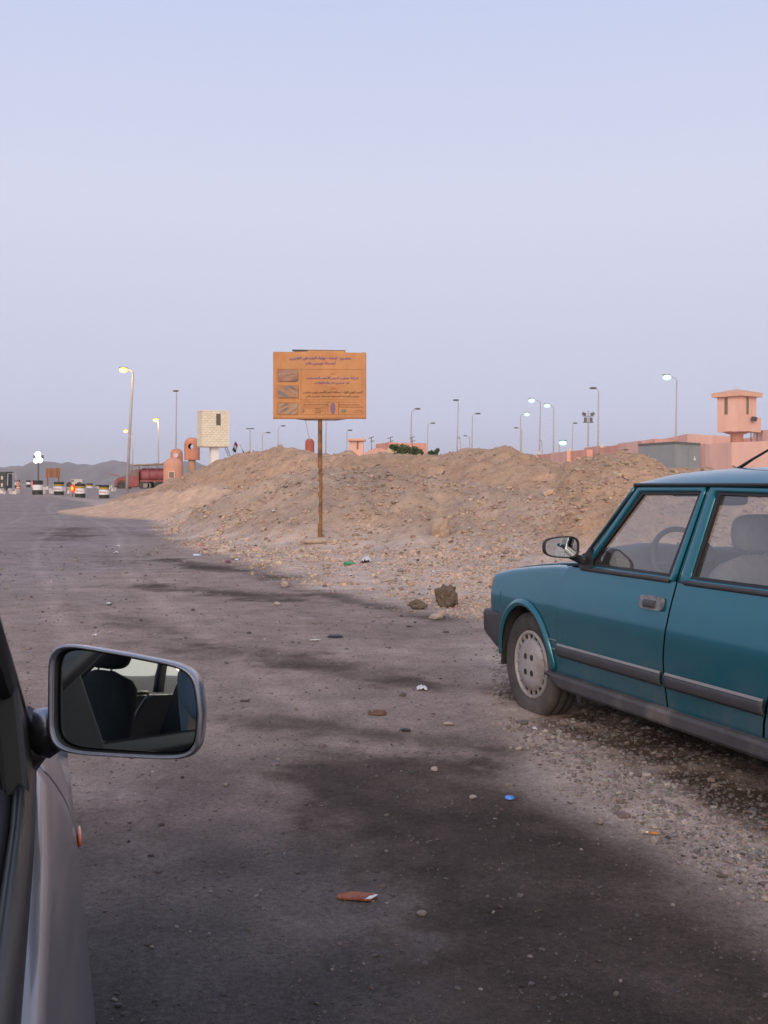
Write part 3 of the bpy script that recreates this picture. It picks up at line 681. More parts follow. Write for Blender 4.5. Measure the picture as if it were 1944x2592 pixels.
# door mirrors
for sg in (1, -1):
    dm = MB()
    mc = Vector((-.575, sg * .920, .980)); RM = Matrix.Rotation(R(-13) * sg, 3, 'Z')   # turned towards the outside
    def mh(u, v, k0=0):
        a = 2 * math.pi * u; e = .62
        cs = math.copysign(abs(math.cos(a)) ** e, math.cos(a)); sn = math.copysign(abs(math.sin(a)) ** e, math.sin(a))
        prof = [(.0, .055), (.45, .052), (.8, .040), (.97, .018), (1.0, -.010), (.985, -.022), (.90, -.024), (.88, -.014), (.86, -.012)]
        r_, d_ = prof[int(round(v * 8))]
        wtp = 1 - .10 * cs * sg * 0
        return mc + RM @ Vector((d_, .094 * cs * r_, .055 * sn * r_ * (1 - .12 * (cs * sg))))
    o = dm.grid(36, 9, mh, wu=True).build('door_mirror', BLACKR, car, smooth=True)
    ml = MB()
    pts = []
    for i in range(36):
        a = 2 * math.pi * i / 36; cs = math.copysign(abs(math.cos(a)) ** .62, math.cos(a)); sn = math.copysign(abs(math.sin(a)) ** .62, math.sin(a))
        pts.append(mc + RM @ Vector((-.0135, .0815 * cs, .0477 * sn * (1 - .12 * cs * sg))))
    ml.add(pts, [tuple(range(36))]); mo_ = ml.build('mirror_glass', MIRR, o)
    arm = MB(); arm.tube([mc + Vector((.015, -sg * .06, -.045)), Vector((-.56, sg * .80, .915)), Vector((-.575, sg * .765, .905))], [.016, .022, .03], 8)
    arm.prism([C(.535, sg * .783, .870), C(.665, sg * .781, .872), C(.625, sg * .765, .955), C(.60, sg * .757, .975)], (0, sg * .012, 0))
    arm.build('mirror_arm', BLACKR, o)
# wheels
def make_wheel(loc, sg, par):
    w = MB().lathe([(.195, -.075), (.215, -.081), (.262, -.083), (.278, -.074), (.2845, -.055), (.285, -.03), (.279, -.028), (.279, -.022), (.2855, -.02), (.2855, .02), (.279, .022), (.279, .028), (.285, .03), (.2845, .055), (.278, .074), (.262, .083), (.240, .0845), (.215, .081), (.195, .075), (.175, .06)], 56, axis='Y').build('wheel', TYRE, par, smooth=True)
    w.location = loc
    if sg < 0: w.rotation_euler = (0, 0, math.pi)
    y = .066
    hub = MB().lathe([(.0, y + .020), (.06, y + .019), (.105, y + .014), (.138, y + .006), (.142, y - .004), (.138, y - .016)], 48, axis='Y').build('hubcap', HUB, w, smooth=True)
    MB().lathe([(.138, y - .016), (.172, y - .014)], 48, axis='Y').build('hubcap_slots', BLACKR, w)  # black ring paints the shade inside the slots
    MB().lathe([(.166, y - .016), (.1645, y + .006), (.171, y + .011), (.180, y + .010), (.187, y - .002), (.188, y - .02)], 48, axis='Y').build('hubcap_rim', HUB, w, smooth=True)
    for k in range(18):
        a = 2 * math.pi * k / 18; M = Matrix.Rotation(-a, 3, 'Y')
        MB().box(M @ Vector((.153, y - .001, 0)), (.034, .012, .010), M=M).build('hubcap_rib', HUB, w)
    for dx in (-1, 1):
        for dz in (-1, 1):
            MB().lathe([(.0, 0), (.0165, 0), (.0175, -.004)], 16, axis='Y', c=(dx * .034, y + .0205, dz * .042)).build('hubcap_hole_shade', WELL, w)  # dark discs set on the cap paint the shade of its holes
    return w
for sg in (1, -1):
    for s in (0, WB): make_wheel(C(s, sg * .708, .2865), sg, car).scale = (1.035, 1.0, 1.035)
# ------------------------------------------------------------------ the silver car the photograph is taken from
AO = R(16.46)
own = empty('silver_car', (0, 0, 0), R(90) + AO, 'silver grey car at the left edge, its door mirror and door side seen close up', 'car')
SILV = mat('silver grey paint', (.195, .188, .212), rough=.30, metal=.55, var=.06, scale=2, coat=.5, stretch=(1, 1, 1))
RIMS = mat('silver mirror shell', (.30, .30, .35), rough=.25, metal=.75, var=.05, coat=.5)
BLK = mat('black trim plastic', (.012, .012, .014), rough=.4, var=.1)
DARKSEAT = mat('dark blue-grey seat cloth', (.035, .040, .045), rough=.9, var=.15, scale=30)
CABIN = mat('dark cabin trim', (.03, .03, .032), rough=.8, var=.1)
ORANGE = mat('orange side indicator', (.75, .14, .02), rough=.2, var=.05, coat=.6)
REARGL = glass_mat('tinted rear glass', (.92, 1.0, .76))
def L(u, v, z): return Vector((u, -v, z))
OP = np.array([(.20, -.01), (.25, .0), (.30, .012), (.42, .026), (.55, .035), (.66, .0375), (.72, .034), (.79, .022), (.86, .005), (.905, -.014), (.93, -.0285)])
def ov(z, u):
    b = float(np.interp(z, OP[:, 0], OP[:, 1]))
    b = .5 * b + .25 * (float(np.interp(z - .03, OP[:, 0], OP[:, 1])) + float(np.interp(z + .03, OP[:, 0], OP[:, 1]))) if z < .90 else b
    return b - .019 * max(0, u - 1.15) - .10 * max(0, u - 2.45) ** 2 - .06 * max(0, -u - 1.3) ** 2
OS1 = [(.22, 1.58), (.45, 1.72), (.6, 1.83), (.7, 1.84), (.8, 1.72), (.88, 1.58), (.93, 1.50)]
OS2 = [(.22, -.15), (.93, -.15)]
OS3 = [(.22, -.38), (.45, -.39), (.6, -.50), (.75, -.72), (.93, -.82)]
def shoulder(u): return .93 - .16 * max(0, u - 1.5) ** 1.2
CW = -.85
for side in (0, 1):
    def Q(u, v, z, side=side): return L(u, v if side == 0 else 2 * CW - v, z)
    def panel(nm, ua, ub, nu=20):
        return MB().grid(nu, 26, lambda a, b: Q((1 - a) * itp(.22 + .71 * b, ua) + a * itp(.22 + .71 * b, ub), ov(.22 + .71 * b, (1 - a) * itp(.22 + .71 * b, ua) + a * itp(.22 + .71 * b, ub)), .22 + .71 * b)).build(nm, SILV, own, smooth=True, solid=.004)
    g1 = [(z, u + .004) for z, u in OS2]; g2 = [(z, u - .004) for z, u in OS1]
    fdo = panel('front_door', g1, g2, 30)
    panel('rear_door', [(z, u + .004) for z, u in OS3], [(z, u - .004) for z, u in OS2])
    def ofen(a, b, c0=2.12, u1=2.92, fl=0):
        u0 = 1.52; u = u0 + (u1 - u0) * a; d = abs(u - c0)
        zb = .30 + .34 * math.sqrt(max(0, 1 - (d / .34) ** 2)) if d < .34 else .24
        zt = shoulder(u); z = zb + (zt - zb) * b
        sm_ = itp(z, OS1) + .004; u = sm_ + (u - u0) / (u1 - u0) * (u1 - sm_)
        return Q(u, ov(min(z * .93 / zt if z > .7 else z, .93), u), z)
    fe = MB().grid(60, 24, ofen).build('front_fender', SILV, own, smooth=True, solid=.004)
    def orq(a, b):
        u = -.36 - 1.75 * a; d = abs(u + .76); zb = .30 + .34 * math.sqrt(max(0, 1 - (d / .34) ** 2)) if d < .34 else .26
        z = zb + (.93 - zb) * b; sm_ = itp(z, OS3) - .004; u = min(sm_, sm_ + (u + .36) / 1.75 * (2.11 + sm_))
        return Q(u, ov(z, u), z)
    MB().grid(40, 22, orq).build('rear_quarter', SILV, own, smooth=True, solid=.004)
    MB().grid(14, 8, lambda a, b: Q(-.36 + 1.92 * a, ov(.3 + .62 * b, 0) - .02, .3 + .62 * b)).build('gap_shade_shell', BLK, own, solid=.003)  # black sheet added to put shade in the door gaps
    # black strip and seals along the window sill
    wt = MB()
    wt.grid(20, 6, lambda a, b: Q(-.145 + 1.64 * a, ov(.93, -.145 + 1.64 * a) + [.000, -.004, -.011, -.017, -.022, -.022][int(round(b * 5))], .9305 + [.0, .014, .026, .030, .022, .0][int(round(b * 5))])).build('sill_trim', BLK, fdo, smooth=True, solid=.002)
    wt2 = MB(); wt2.grid(20, 8, lambda a, b: Q(-.145 + 1.62 * a, ov(.93, -.145 + 1.62 * a) - .024 - .075 * b, .944 + .012 * math.sin(b * 9) * (1 - b))).build('sill_seal', CABIN, fdo, smooth=True, solid=.004)
    MB().grid(12, 8, lambda a, b: Q(-.1 + 1.56 * a, ov(.93, .3) - .10 - .02 * b, .944 - .55 * b)).build('door_card', CABIN, fdo, solid=.004)
    wr = MB(); wr.grid(10, 5, lambda a, b: Q(-.81 + .65 * a, ov(.93, 0) - .025 * b, .932 + .028 * math.sin(math.pi * b))).build('sill_trim', BLK, own, smooth=True, solid=.002)
    # pillars
    def pil(nm, a0, a1, w, mm=SILV, dep=.05):
        return MB().grid(3, 10, lambda a, b: Q(a0[0] + (a1[0] - a0[0]) * b + w * (a - .5), a0[1] + (a1[1] - a0[1]) * b + (.0 if a < .7 else -dep), a0[2] + (a1[2] - a0[2]) * b)).build(nm, mm, own, smooth=True, solid=.03)
    pil('front_pillar', (1.545, -.046, .945), (.86, -.120, 1.425), .075, mat('dark brown pillar reflection', (.055, .045, .046), rough=.3, var=.05, coat=.6))  # puts the ground reflected in the silver pillar into its colour
    MB().tube([Q(1.49 - .685 * t, -.050 - .074 * t, .955 + .475 * t) for t in np.linspace(0, 1, 8)], .012, 8).build('pillar_seal', BLK, own)
    pil('middle_pillar', (-.17, -.045, .95), (-.22, -.125, 1.43), .09, BLK, .02)
    pil('rear_pillar', (-.90, -.05, .95), (-.86, -.13, 1.43), .12, SILV, .03)
    pil('tail_pillar', (-1.75, -.10, .95), (-1.30, -.15, 1.43), .16, SILV, .05)
    MB().tube([Q(u, -.125 - .01 * abs(u), 1.432) for u in np.linspace(.84, -1.33, 16)], .02, 8).build('roof_rail', SILV, own, smooth=True)
    # sail panel, mirror
    if side == 0:
        sail = MB().prism([Q(1.50, -.036, .945), Q(1.29, -.036, .945), Q(1.345, -.052, 1.075)], L(0, -.03, 0)).build('sail_panel', BLK, own, bevel=.006)
        O_ = L(1.385, .0775, 1.0266)
        nd = L(-.922, -.378, .073).normalized()
        # mirror axes: w to the outside, h up
        h_ = (Vector((0, 0, 1)) - nd * nd.z).normalized(); w_ = h_.cross(nd).normalized()
        if w_.dot(L(0, 1, 0)) < 0: w_ = -w_
        rl = R(-3.5); w2_ = w_ * math.cos(rl) + h_ * math.sin(rl); h2_ = h_ * math.cos(rl) - w_ * math.sin(rl)
        def mo2(a, k, d, e=.34):
            t = 2 * math.pi * a; c_ = math.copysign(abs(math.cos(t)) ** e, math.cos(t)); s_ = math.copysign(abs(math.sin(t)) ** e, math.sin(t))
            hh = .0635 * (1 - .10 * c_) ; sh = -.003 * c_
            wv = .099 * c_ - .006 * s_ * (1 if c_ < 0 else .2)
            if c_ > 0 and s_ > 0: wv -= .010 * s_ * c_
            return O_ + w2_ * (wv * k) + h2_ * (hh * s_ * k + sh) + nd * d
        PR = [(.02, -.082), (.35, -.080), (.62, -.072), (.82, -.055), (.94, -.030), (.985, -.010), (1.0, .006), (.995, .013), (.975, .0175), (.945, .017), (.925, .011)]
        ms = MB().grid(72, len(PR), lambda a, b: mo2(a, *PR[int(round(b * (len(PR) - 1)))]), wu=True).build('door_mirror', RIMS, own, smooth=True)
        PB = [(.925, .011), (.915, -.002), (.88, -.006), (.86, -.004)]
        MB().grid(72, 4, lambda a, b: mo2(a, *PB[int(round(b * 3))]), wu=True).build('mirror_bezel', BLK, ms, smooth=True)
        RC = 2.3
        def mg(a, b):
            p = mo2(a, .885 * b, 0); q = p - O_; x_, y_ = q.dot(w2_), q.dot(h2_)
            return O_ + w2_ * x_ + h2_ * y_ + nd * (-.003 - (x_ * x_ + y_ * y_) / (2 * RC) + .0045)
        gm = mat('dark tinted mirror glass', (.62, .70, .69), rough=.012, metal=1.0, var=0)
        MB().grid(72, 14, mg, wu=True).build('mirror_glass', gm, ms, smooth=True)
        arm = MB(); A0 = L(1.455, -.045, 1.005); A1 = O_ - w2_ * .085 - h2_ * .030 - nd * .03
        arm.tube([A0 + Vector((0, 0, -.028)), A0 * .5 + A1 * .5 + Vector((0, 0, -.030)), A1 + Vector((0, 0, -.012)), A1 + w2_ * .07 - h2_ * .012], [.024, .022, .020, .012], 10)
        arm.tube([A0 + L(.02, -.02, -.04), A0 + L(0, .01, -.02)], [.05, .035], 10)
        arm.build('mirror_arm', BLK, ms, smooth=True)
        MB().tube([A0 * .75 + A1 * .25 + Vector((0, 0, -.012)), A0 * .30 + A1 * .70 + Vector((0, 0, -.006))], [.022, .021], 14).build('mirror_pivot', RIMS, ms, smooth=True)
        ui = 1.955
        MB().ell(Q(ui, ov(.68, ui) + .006, .690), (.040, .0045, .012), 16, 8, .7).build('side_indicator', ORANGE, fe, smooth=True)
    for c0 in (2.12, -.76):
        MB().lathe([(.0, .05), (.17, .06), (.20, .09), (.29, .10), (.312, .08), (.315, 0), (.312, -.08), (.29, -.1), (.2, -.09)], 36, axis='Y', c=tuple(Q(c0, -.10, .315))).build('wheel', TYRE, own, smooth=True)
# shell across the car
def across(nm, pts, mm, hw=.73, nu=8, solid=.01, parent=own):
    """a strip across the car through side-view points (u, z, half width)"""
    n = len(pts)
    return MB().grid(12, n, lambda a, b: L(pts[int(round(b * (n - 1)))][0], CW + (2 * a - 1) * pts[int(round(b * (n - 1)))][2], pts[int(round(b * (n - 1)))][1] + .02 * (1 - (2 * a - 1) ** 2))).build(nm, mm, parent, smooth=True, solid=solid)
across('roof', [(.86, 1.425, .73), (.6, 1.455, .73), (.1, 1.475, .73), (-.5, 1.475, .73), (-1.0, 1.455, .72), (-1.32, 1.425, .70)], SILV)
across('headliner', [(.80, 1.405, .72), (0, 1.44, .72), (-1.30, 1.405, .69)], CABIN)
across('hood', [(1.72, .925, .75), (2.1, .845, .75), (2.5, .765, .74), (2.75, .69, .72), (2.92, .60, .68), (2.98, .45, .64), (2.96, .30, .64)], SILV)
across('windshield', [(1.72, .955, .76), (1.30, 1.19, .73), (.86, 1.425, .70)], glass_mat('own windscreen', (.85, .9, .88)), solid=0)
across('rear_window', [(-1.34, 1.415, .66), (-1.80, 1.02, .70)], REARGL, solid=0)
across('boot_lid', [(-1.80, .99, .76), (-2.1, .97, .75), (-2.2, .90, .74), (-2.22, .4, .74)], SILV)
across('dashboard', [(1.70, .94, .76), (1.35, .965, .76), (1.15, .93, .76), (1.12, .55, .76)], CABIN)
across('parcel_shelf', [(-1.05, .93, .70), (-1.80, .955, .70)], CABIN)
across('floor', [(1.3, .28, .76), (-1.1, .28, .76)], CABIN)
across('rear_seat', [(-.35, .40, .72), (-.38, .50, .72), (-.70, .52, .72), (-.82, .60, .72), (-1.0, .98, .70), (-1.08, .98, .70)], DARKSEAT, solid=.05)
make_seat(-.22, .42, own, .10, DARKSEAT); make_seat(-.22, 1.27, own, .10, DARKSEAT)
MB().tube([L(-.14, -.16, 1.35), L(-.12, -.14, 1.0), L(-.12, -.14, .5)], [.012, .022, .022], 6).build('seat_belt', BLK, own)

# the passenger leaning out behind the camera, seen only in the mirror
SKIN = mat('skin', (.45, .27, .19), rough=.5, var=.06); SHIRT = mat('light blue cotton', (.20, .26, .34), rough=.9, var=.12, scale=12, bump=.2, bscale=40)
TROU = mat('dark trousers', (.04, .04, .05), rough=.9, var=.1); HAIR = mat('dark hair', (.02, .015, .012), rough=.6, var=.2, scale=60)
def skin_mesh(name, verts, edges, rad, mm, parent, root=0, subd=2):
    me = bpy.data.meshes.new(name); me.from_pydata([tuple(v) for v in verts], edges, []); me.update(); me.materials.append(mm)
    o = bpy.data.objects.new(name, me); COL.objects.link(o)
    m = o.modifiers.new('skin', 'SKIN'); m.use_smooth_shade = True
    for i, sv in enumerate(me.skin_vertices[0].data):
        r_ = rad[i]; sv.radius = (r_, r_) if not isinstance(r_, tuple) else r_; sv.use_root = (i == root)
    o.modifiers.new('s', 'SUBSURF').levels = subd; o.modifiers['s'].render_levels = subd
    if parent is not None: o.parent = parent
    return o
person = empty('person', (0, 0, 0), R(90) + AO, 'person in light blue shirt and seat belt reflected in the silver door mirror', 'person')
V = {'hip': L(.36, -.42, .60), 'waist': L(.31, -.41, .78), 'chest': L(.30, -.40, .98), 'neck': L(.31, -.385, 1.13), 'head': L(.34, -.375, 1.22), 'crown': L(.35, -.375, 1.33),
     'rs': L(.31, -.225, 1.06), 're': L(.36, -.065, .995), 'rw': L(.12, -.03, 1.14), 'rh': L(.06, -.025, 1.19),
     'ls': L(.31, -.57, 1.06), 'le': L(.46, -.38, .93), 'lw': L(.17, -.17, 1.13), 'lh': L(.09, -.12, 1.19),
     'rk': L(.80, -.33, .63), 'ra': L(.98, -.33, .36), 'rt': L(1.12, -.33, .32), 'lk': L(.80, -.53, .63), 'la': L(.98, -.53, .36), 'lt': L(1.12, -.53, .32)}
RD = {'hip': .13, 'waist': .12, 'chest': .125, 'neck': .05, 'head': .075, 'crown': .07, 'rs': .058, 're': .042, 'rw': .027, 'rh': .026, 'ls': .058, 'le': .042, 'lw': .027, 'lh': .026, 'rk': .06, 'ra': .04, 'rt': .035, 'lk': .06, 'la': .04, 'lt': .035}
CH = [('hip', 'waist'), ('waist', 'chest'), ('chest', 'neck'), ('neck', 'head'), ('head', 'crown'), ('chest', 'rs'), ('rs', 're'), ('re', 'rw'), ('rw', 'rh'), ('chest', 'ls'), ('ls', 'le'), ('le', 'lw'), ('lw', 'lh'), ('hip', 'rk'), ('rk', 'ra'), ('ra', 'rt'), ('hip', 'lk'), ('lk', 'la'), ('la', 'lt')]
def sub(names, edges, extra=0.0, scale=1.0):
    ix = {n: i for i, n in enumerate(names)}
    return [V[n] for n in names], [(ix[a], ix[b]) for a, b in edges if a in ix and b in ix], [RD[n] * scale + extra for n in names]
names = list(V); vs, es, rs = sub(names, CH)
for hn, wn, sgn in (('rh', 'rw', 1), ('lh', 'lw', -1)):
    base = V[hn]; d = (base - V[wn]).normalized(); sd2 = d.cross(Vector((0, 0, 1))).normalized()
    for k in range(4):
        i0 = len(vs); p1 = base + d * .03 + sd2 * (.022 * (k - 1.5)); ln = (.03, .034, .032, .025)[k]
        vs += [p1, p1 + d * ln, p1 + d * ln * 1.5 + Vector((0, 0, ln * .6))]; rs += [.009, .0085, .0075]; es += [(names.index(hn), i0), (i0, i0 + 1), (i0 + 1, i0 + 2)]
    i0 = len(vs); p1 = base + sd2 * .03 * sgn; vs += [p1, p1 + d * .03 + sd2 * .012 * sgn]; rs += [.011, .009]; es += [(names.index(hn), i0), (i0, i0 + 1)]
skin_mesh('body', vs, es, rs, SKIN, person)
n_ = ['hip', 'waist', 'chest', 'rs', 're', 'rw', 'ls', 'le', 'lw']; skin_mesh('shirt', *sub(n_, CH, .014), SHIRT, person)
n_ = ['hip', 'rk', 'ra', 'lk', 'la']; skin_mesh('trousers', *sub(n_, CH, .012), TROU, person)
MB().ell(L(.335, -.375, 1.315), (.105, .085, .075), 18, 10).build('hair', HAIR, person, smooth=True)
fc = MB(); fc.ell(L(.427, -.375, 1.245), (.02, .014, .022)); fc.build('nose', SKIN, person, smooth=True)
for q in (-.03, .03): MB().ell(L(.415, -.375 + q, 1.275), (.010, .013, .008)).build('eye', BLK, person, smooth=True)
MB().ell(L(.418, -.375, 1.205), (.008, .025, .006)).build('mouth', mat('lips', (.35, .14, .12)), person, smooth=True)
MB().grid(10, 2, lambda a, b: L(.34 + .12 * math.sin(math.pi * a), -.26 - .30 * a + .05 * b, 1.11 - .50 * a + .02 * b)).build('seat_belt_strap', BLK, person, smooth=True, solid=.006)
# ------------------------------------------------------------------ the sign
def arabic(s):
    """joins Arabic letters to their presentation forms and lays them out for a left-to-right typesetter"""
    T = {'ا': ('FE8D', 'FE8E'), 'أ': ('FE83', 'FE84'), 'إ': ('FE87', 'FE88'), 'آ': ('FE81', 'FE82'), 'د': ('FEA9', 'FEAA'), 'ذ': ('FEAB', 'FEAC'), 'ر': ('FEAD', 'FEAE'), 'ز': ('FEAF', 'FEB0'), 'و': ('FEED', 'FEEE'), 'ة': ('FE93', 'FE94'), 'ى': ('FEEF', 'FEF0'), 'ء': ('FE80',), 'ؤ': ('FE85', 'FE86')}
    for ch, c in zip('بتثجحخسشصضطظعغفقكلمنهيئ', 'FE8F FE95 FE99 FE9D FEA1 FEA5 FEB1 FEB5 FEB9 FEBD FEC1 FEC5 FEC9 FECD FED1 FED5 FED9 FEDD FEE1 FEE5 FEE9 FEF1 FE89'.split()):
        b = int(c, 16); T[ch] = ('%X' % b, '%X' % (b + 1), '%X' % (b + 2), '%X' % (b + 3))
    out = []; i = 0
    while i < len(s):
        c = s[i]
        if c in T:
            f = T[c]; pv = i > 0 and len(T.get(s[i - 1], ())) == 4; nx = i + 1 < len(s) and len(T.get(s[i + 1], ())) >= 2 and len(f) == 4
            if c == 'ل' and i + 1 < len(s) and s[i + 1] in 'اأإ':
                b = {'ا': 0xFEFB, 'أ': 0xFEF7, 'إ': 0xFEF9}[s[i + 1]]; out.append(chr(b + (1 if pv else 0))); i += 2; continue
            if len(f) == 4: g = f[3] if (pv and nx) else f[2] if nx else f[1] if pv else f[0]
            elif len(f) == 2: g = f[1] if pv else f[0]
            else: g = f[0]
            out.append(chr(int(g, 16)))
        else: out.append(c)
        i += 1
    return ''.join(reversed(out))

SGY = 21.4
BOARD = mat('sun-bleached orange sheet', (.53, .248, .105), rough=.75, var=.14, scale=2.5, col2=(.47, .20, .08), mixscale=1.2)
RUST = mat('rusty post paint', (.26, .125, .045), rough=.85, var=.25, scale=9, col2=(.13, .065, .04), mixscale=5, bump=.3, bscale=40)
BARE = mat('peeled grey steel', (.36, .37, .38), rough=.5, var=.1)
sbase = PX(810, 1362, SGY); sz = gz(sbase.x, SGY)
sign = empty('project_sign', (sbase.x, SGY, sz), R(2), 'tan orange Arabic notice board on a single rusty post in the rubble', 'sign')
def S(px, py, d=0.0):
    p = PX(px, py, SGY); return Vector((p.x - sbase.x, d, p.z - sz))
def sheet(u, v):
    px = 692 + 235 * u; py = 890 + 172 * v
    top = 1 if .24 < u < .77 else 0
    k = (min(1, max(0, (u - .225) / .02)) * min(1, max(0, (.785 - u) / .02)))
    if v == 0: py = 891 - 4.5 * k + 2 * u
    if v == 1: py = 1061.5 - 1.0 * u
    wr = .010 * math.sin(u * 9) * math.exp(-v * 9) + .006 * math.sin(u * 5 + 2 * v)
    return S(px, py, -.035 + wr)
bd = MB().grid(60, 24, sheet).build('board', BOARD, sign, smooth=True, solid=.008)
MB().add([S(740, 885.5, -.02), S(874, 886.5, -.02), S(874, 890, -.02), S(740, 890, -.02)], [(0, 1, 2, 3)]).build('top_bar', BLACKR, bd, solid=.03)
MB().prism([S(748, 1061, .0), S(878, 1061, .0), S(850, 1064.5, .0), S(775, 1064.5, .0)], (0, .03, 0)).build('bottom_bar', RUST, bd)
bk = MB()
for px in (700, 810, 920): bk.box(S(px, 976, .0), (.03, .03, 1.32))
for py in (900, 976, 1052): bk.box(S(810, py, .03), (1.78, .028, .03))
bk.build('back_frame', RUST, sign)
po = MB(); po.lathe([(.046, -.3), (.046, 1.0), (.043, 2.3), (.043, 3.4)], 14, c=(0, .07, 0)).build('post', RUST, sign, smooth=True)
for (z0, z1, a0) in ((.32, .85, 3.5), (.95, 1.15, 3.6), (1.2, 1.42, 3.4)):
    MB().grid(6, 8, lambda u, v: Vector((.0475 * math.cos(a0 + .75 * u * (.7 + .3 * math.sin(v * 9))), .07 + .0475 * math.sin(a0 + .75 * u * (.7 + .3 * math.sin(v * 9))), z0 + (z1 - z0) * v))).build('peeled_patch', BARE, bpy.data.objects['post'], smooth=True)
BLUE = mat('faded blue print', (.075, .085, .33), rough=.8, var=.15, scale=30); BROWN = mat('dark brown print', (.085, .035, .03), rough=.8, var=.2, scale=40)
REDP = mat('faded red print', (.62, .14, .06), rough=.8); THIN = mat('thin brown line', (.27, .10, .035), rough=.8)
def text(body, px, py, hpx, wpx, mm, shear=.25):
    cu = bpy.data.curves.new('lettering', 'FONT'); cu.body = arabic(body); cu.size = 1; cu.align_x = 'CENTER'; cu.align_y = 'CENTER'; cu.shear = shear; cu.resolution_u = 2; cu.offset = .012
    o = bpy.data.objects.new('lettering', cu); COL.objects.link(o)
    bpy.context.view_layer.update()
    me = bpy.data.meshes.new_from_object(o.evaluated_get(bpy.context.evaluated_depsgraph_get())); bpy.data.objects.remove(o)
    if not len(me.vertices): return None
    co = np.zeros(len(me.vertices) * 3, np.float32); me.vertices.foreach_get('co', co); co = co.reshape(-1, 3)
    mn, mx_ = co.min(0), co.max(0); c = (mn + mx_) / 2; k = SGY / F
    new = np.zeros_like(co); ctr = S(px, py)
    new[:, 0] = ctr.x + (co[:, 0] - c[0]) / max(1e-6, mx_[0] - mn[0]) * wpx * k
    new[:, 2] = ctr.z + (co[:, 1] - c[1]) / max(1e-6, mx_[1] - mn[1]) * hpx * k
    new[:, 1] = -.056
    me.vertices.foreach_set('co', new.ravel()); me.update(); me.materials.clear(); me.materials.append(mm)
    t = bpy.data.objects.new('lettering', me); COL.objects.link(t); t.parent = bd
    return t
TX = [('مشروع إنشاء بوابة المدخل الغربى', 811, 908, 11, 153, BLUE), ('لمدينة مرسى علم', 812, 921, 10, 76, BLUE), ('تنفيذ', 842, 946, 6, 14, REDP),
      ('شركة جنوب البحر الأحمر للخدمات', 841, 957, 9, 132, BLUE), ('فرع مرسى علم والمقاولات', 841, 970, 8, 87, BLUE), ('إشراف', 842, 983, 6, 16, REDP),
      ('السيد الوزير اللواء / محافظ البحر الأحمر رئيس مجلس', 842, 993, 8, 150, BROWN), ('رئيس الوحدة المحلية لمدينة مرسى علم', 842, 1004, 6.5, 134, BROWN),
      ('الوحدة المحلية لمدينة مرسى علم', 798, 1024.5, 4.5, 62, BROWN), ('محافظة البحر الأحمر المدينة', 885, 1024.5, 4.5, 54, BROWN),
      ('شركة', 804, 1035, 3.5, 14, BROWN), ('البحر الأحمر', 804, 1039.5, 3.5, 26, BROWN), ('للخدمات', 804, 1044, 3.5, 16, BROWN),
      ('مدينة مرسى', 908, 1038.5, 3.5, 18, BROWN), ('محافظة البحر الأحمر', 906, 1043, 3.5, 30, BROWN)]
for t_ in TX: text(*t_)
def frame(x0, y0, x1, y1, w=.45, nm='printed_frame'):
    m = MB()
    for (a, b, c, d) in ((x0, y0, x1, y0 + w), (x0, y1 - w, x1, y1), (x0, y0 + w, x0 + w, y1 - w), (x1 - w, y0 + w, x1, y1 - w)):
        m.add([S(a, b, -.053), S(c, b, -.053), S(c, d, -.053), S(a, d, -.053)], [(0, 1, 2, 3)])
    m.build(nm, THIN, bd)
for fr_ in ((762, 935, 918, 1012.5), (762, 1018, 832, 1030), (762, 1033, 824, 1050), (829, 1018, 857, 1050), (857.5, 1018, 921, 1030), (857.5, 1031, 921, 1049), (702, 935, 755, 966.5), (702, 976, 756, 1008.5), (702, 1019.5, 756, 1050)): frame(*fr_)
def picture(x0, y0, x1, y1, ca, cb, cc, rot, sc, seed):
    """a small printed photograph on the board: flat print"""
    m = bpy.data.materials.new('printed picture'); m.use_nodes = True; t = m.node_tree; b = t.nodes['Principled BSDF']; b.inputs['Roughness'].default_value = .7
    co = t.nodes.new('ShaderNodeTexCoord'); mp = t.nodes.new('ShaderNodeMapping'); mp.inputs['Rotation'].default_value = (0, R(rot), 0); mp.inputs['Location'].default_value = (seed, 0, seed * .7)
    mp2 = t.nodes.new('ShaderNodeMapping'); mp2.inputs['Scale'].default_value = (.9, 1, 4.5); t.links.new(mp.outputs[0], mp2.inputs[0])
    n = t.nodes.new('ShaderNodeTexNoise'); n.inputs['Scale'].default_value = sc; n.inputs['Detail'].default_value = 5; r_ = t.nodes.new('ShaderNodeValToRGB')
    r_.color_ramp.elements[0].position = .36; r_.color_ramp.elements[0].color = (*ca, 1); r_.color_ramp.elements[1].position = .64; r_.color_ramp.elements[1].color = (*cc, 1)
    e = r_.color_ramp.elements.new(.5); e.color = (*cb, 1)
    t.links.new(co.outputs['Object'], mp.inputs[0]); t.links.new(mp2.outputs[0], n.inputs['Vector']); t.links.new(n.outputs['Fac'], r_.inputs[0]); t.links.new(r_.outputs[0], b.inputs['Base Color'])
    mb = MB(); pts = []
    for i in range(24):
        a = 2 * math.pi * i / 24; cs = math.copysign(abs(math.cos(a)) ** .25, math.cos(a)); sn = math.copysign(abs(math.sin(a)) ** .25, math.sin(a))
        pts.append(S((x0 + x1) / 2 + (x1 - x0) / 2 * cs, (y0 + y1) / 2 + (y1 - y0) / 2 * sn, -.055))
    mb.add(pts, [tuple(range(24))]).build('printed_picture', m, bd)
picture(704, 936, 754, 966, (.12, .12, .13), (.36, .16, .10), (.30, .25, .20), 14, 3.0, 3.1)
picture(705, 978, 755, 1007, (.16, .15, .16), (.40, .19, .09), (.30, .24, .18), -28, 3.0, 7.7)
picture(705, 1021, 753, 1050, (.14, .13, .16), (.42, .20, .08), (.30, .27, .25), 32, 3.5, 1.3)
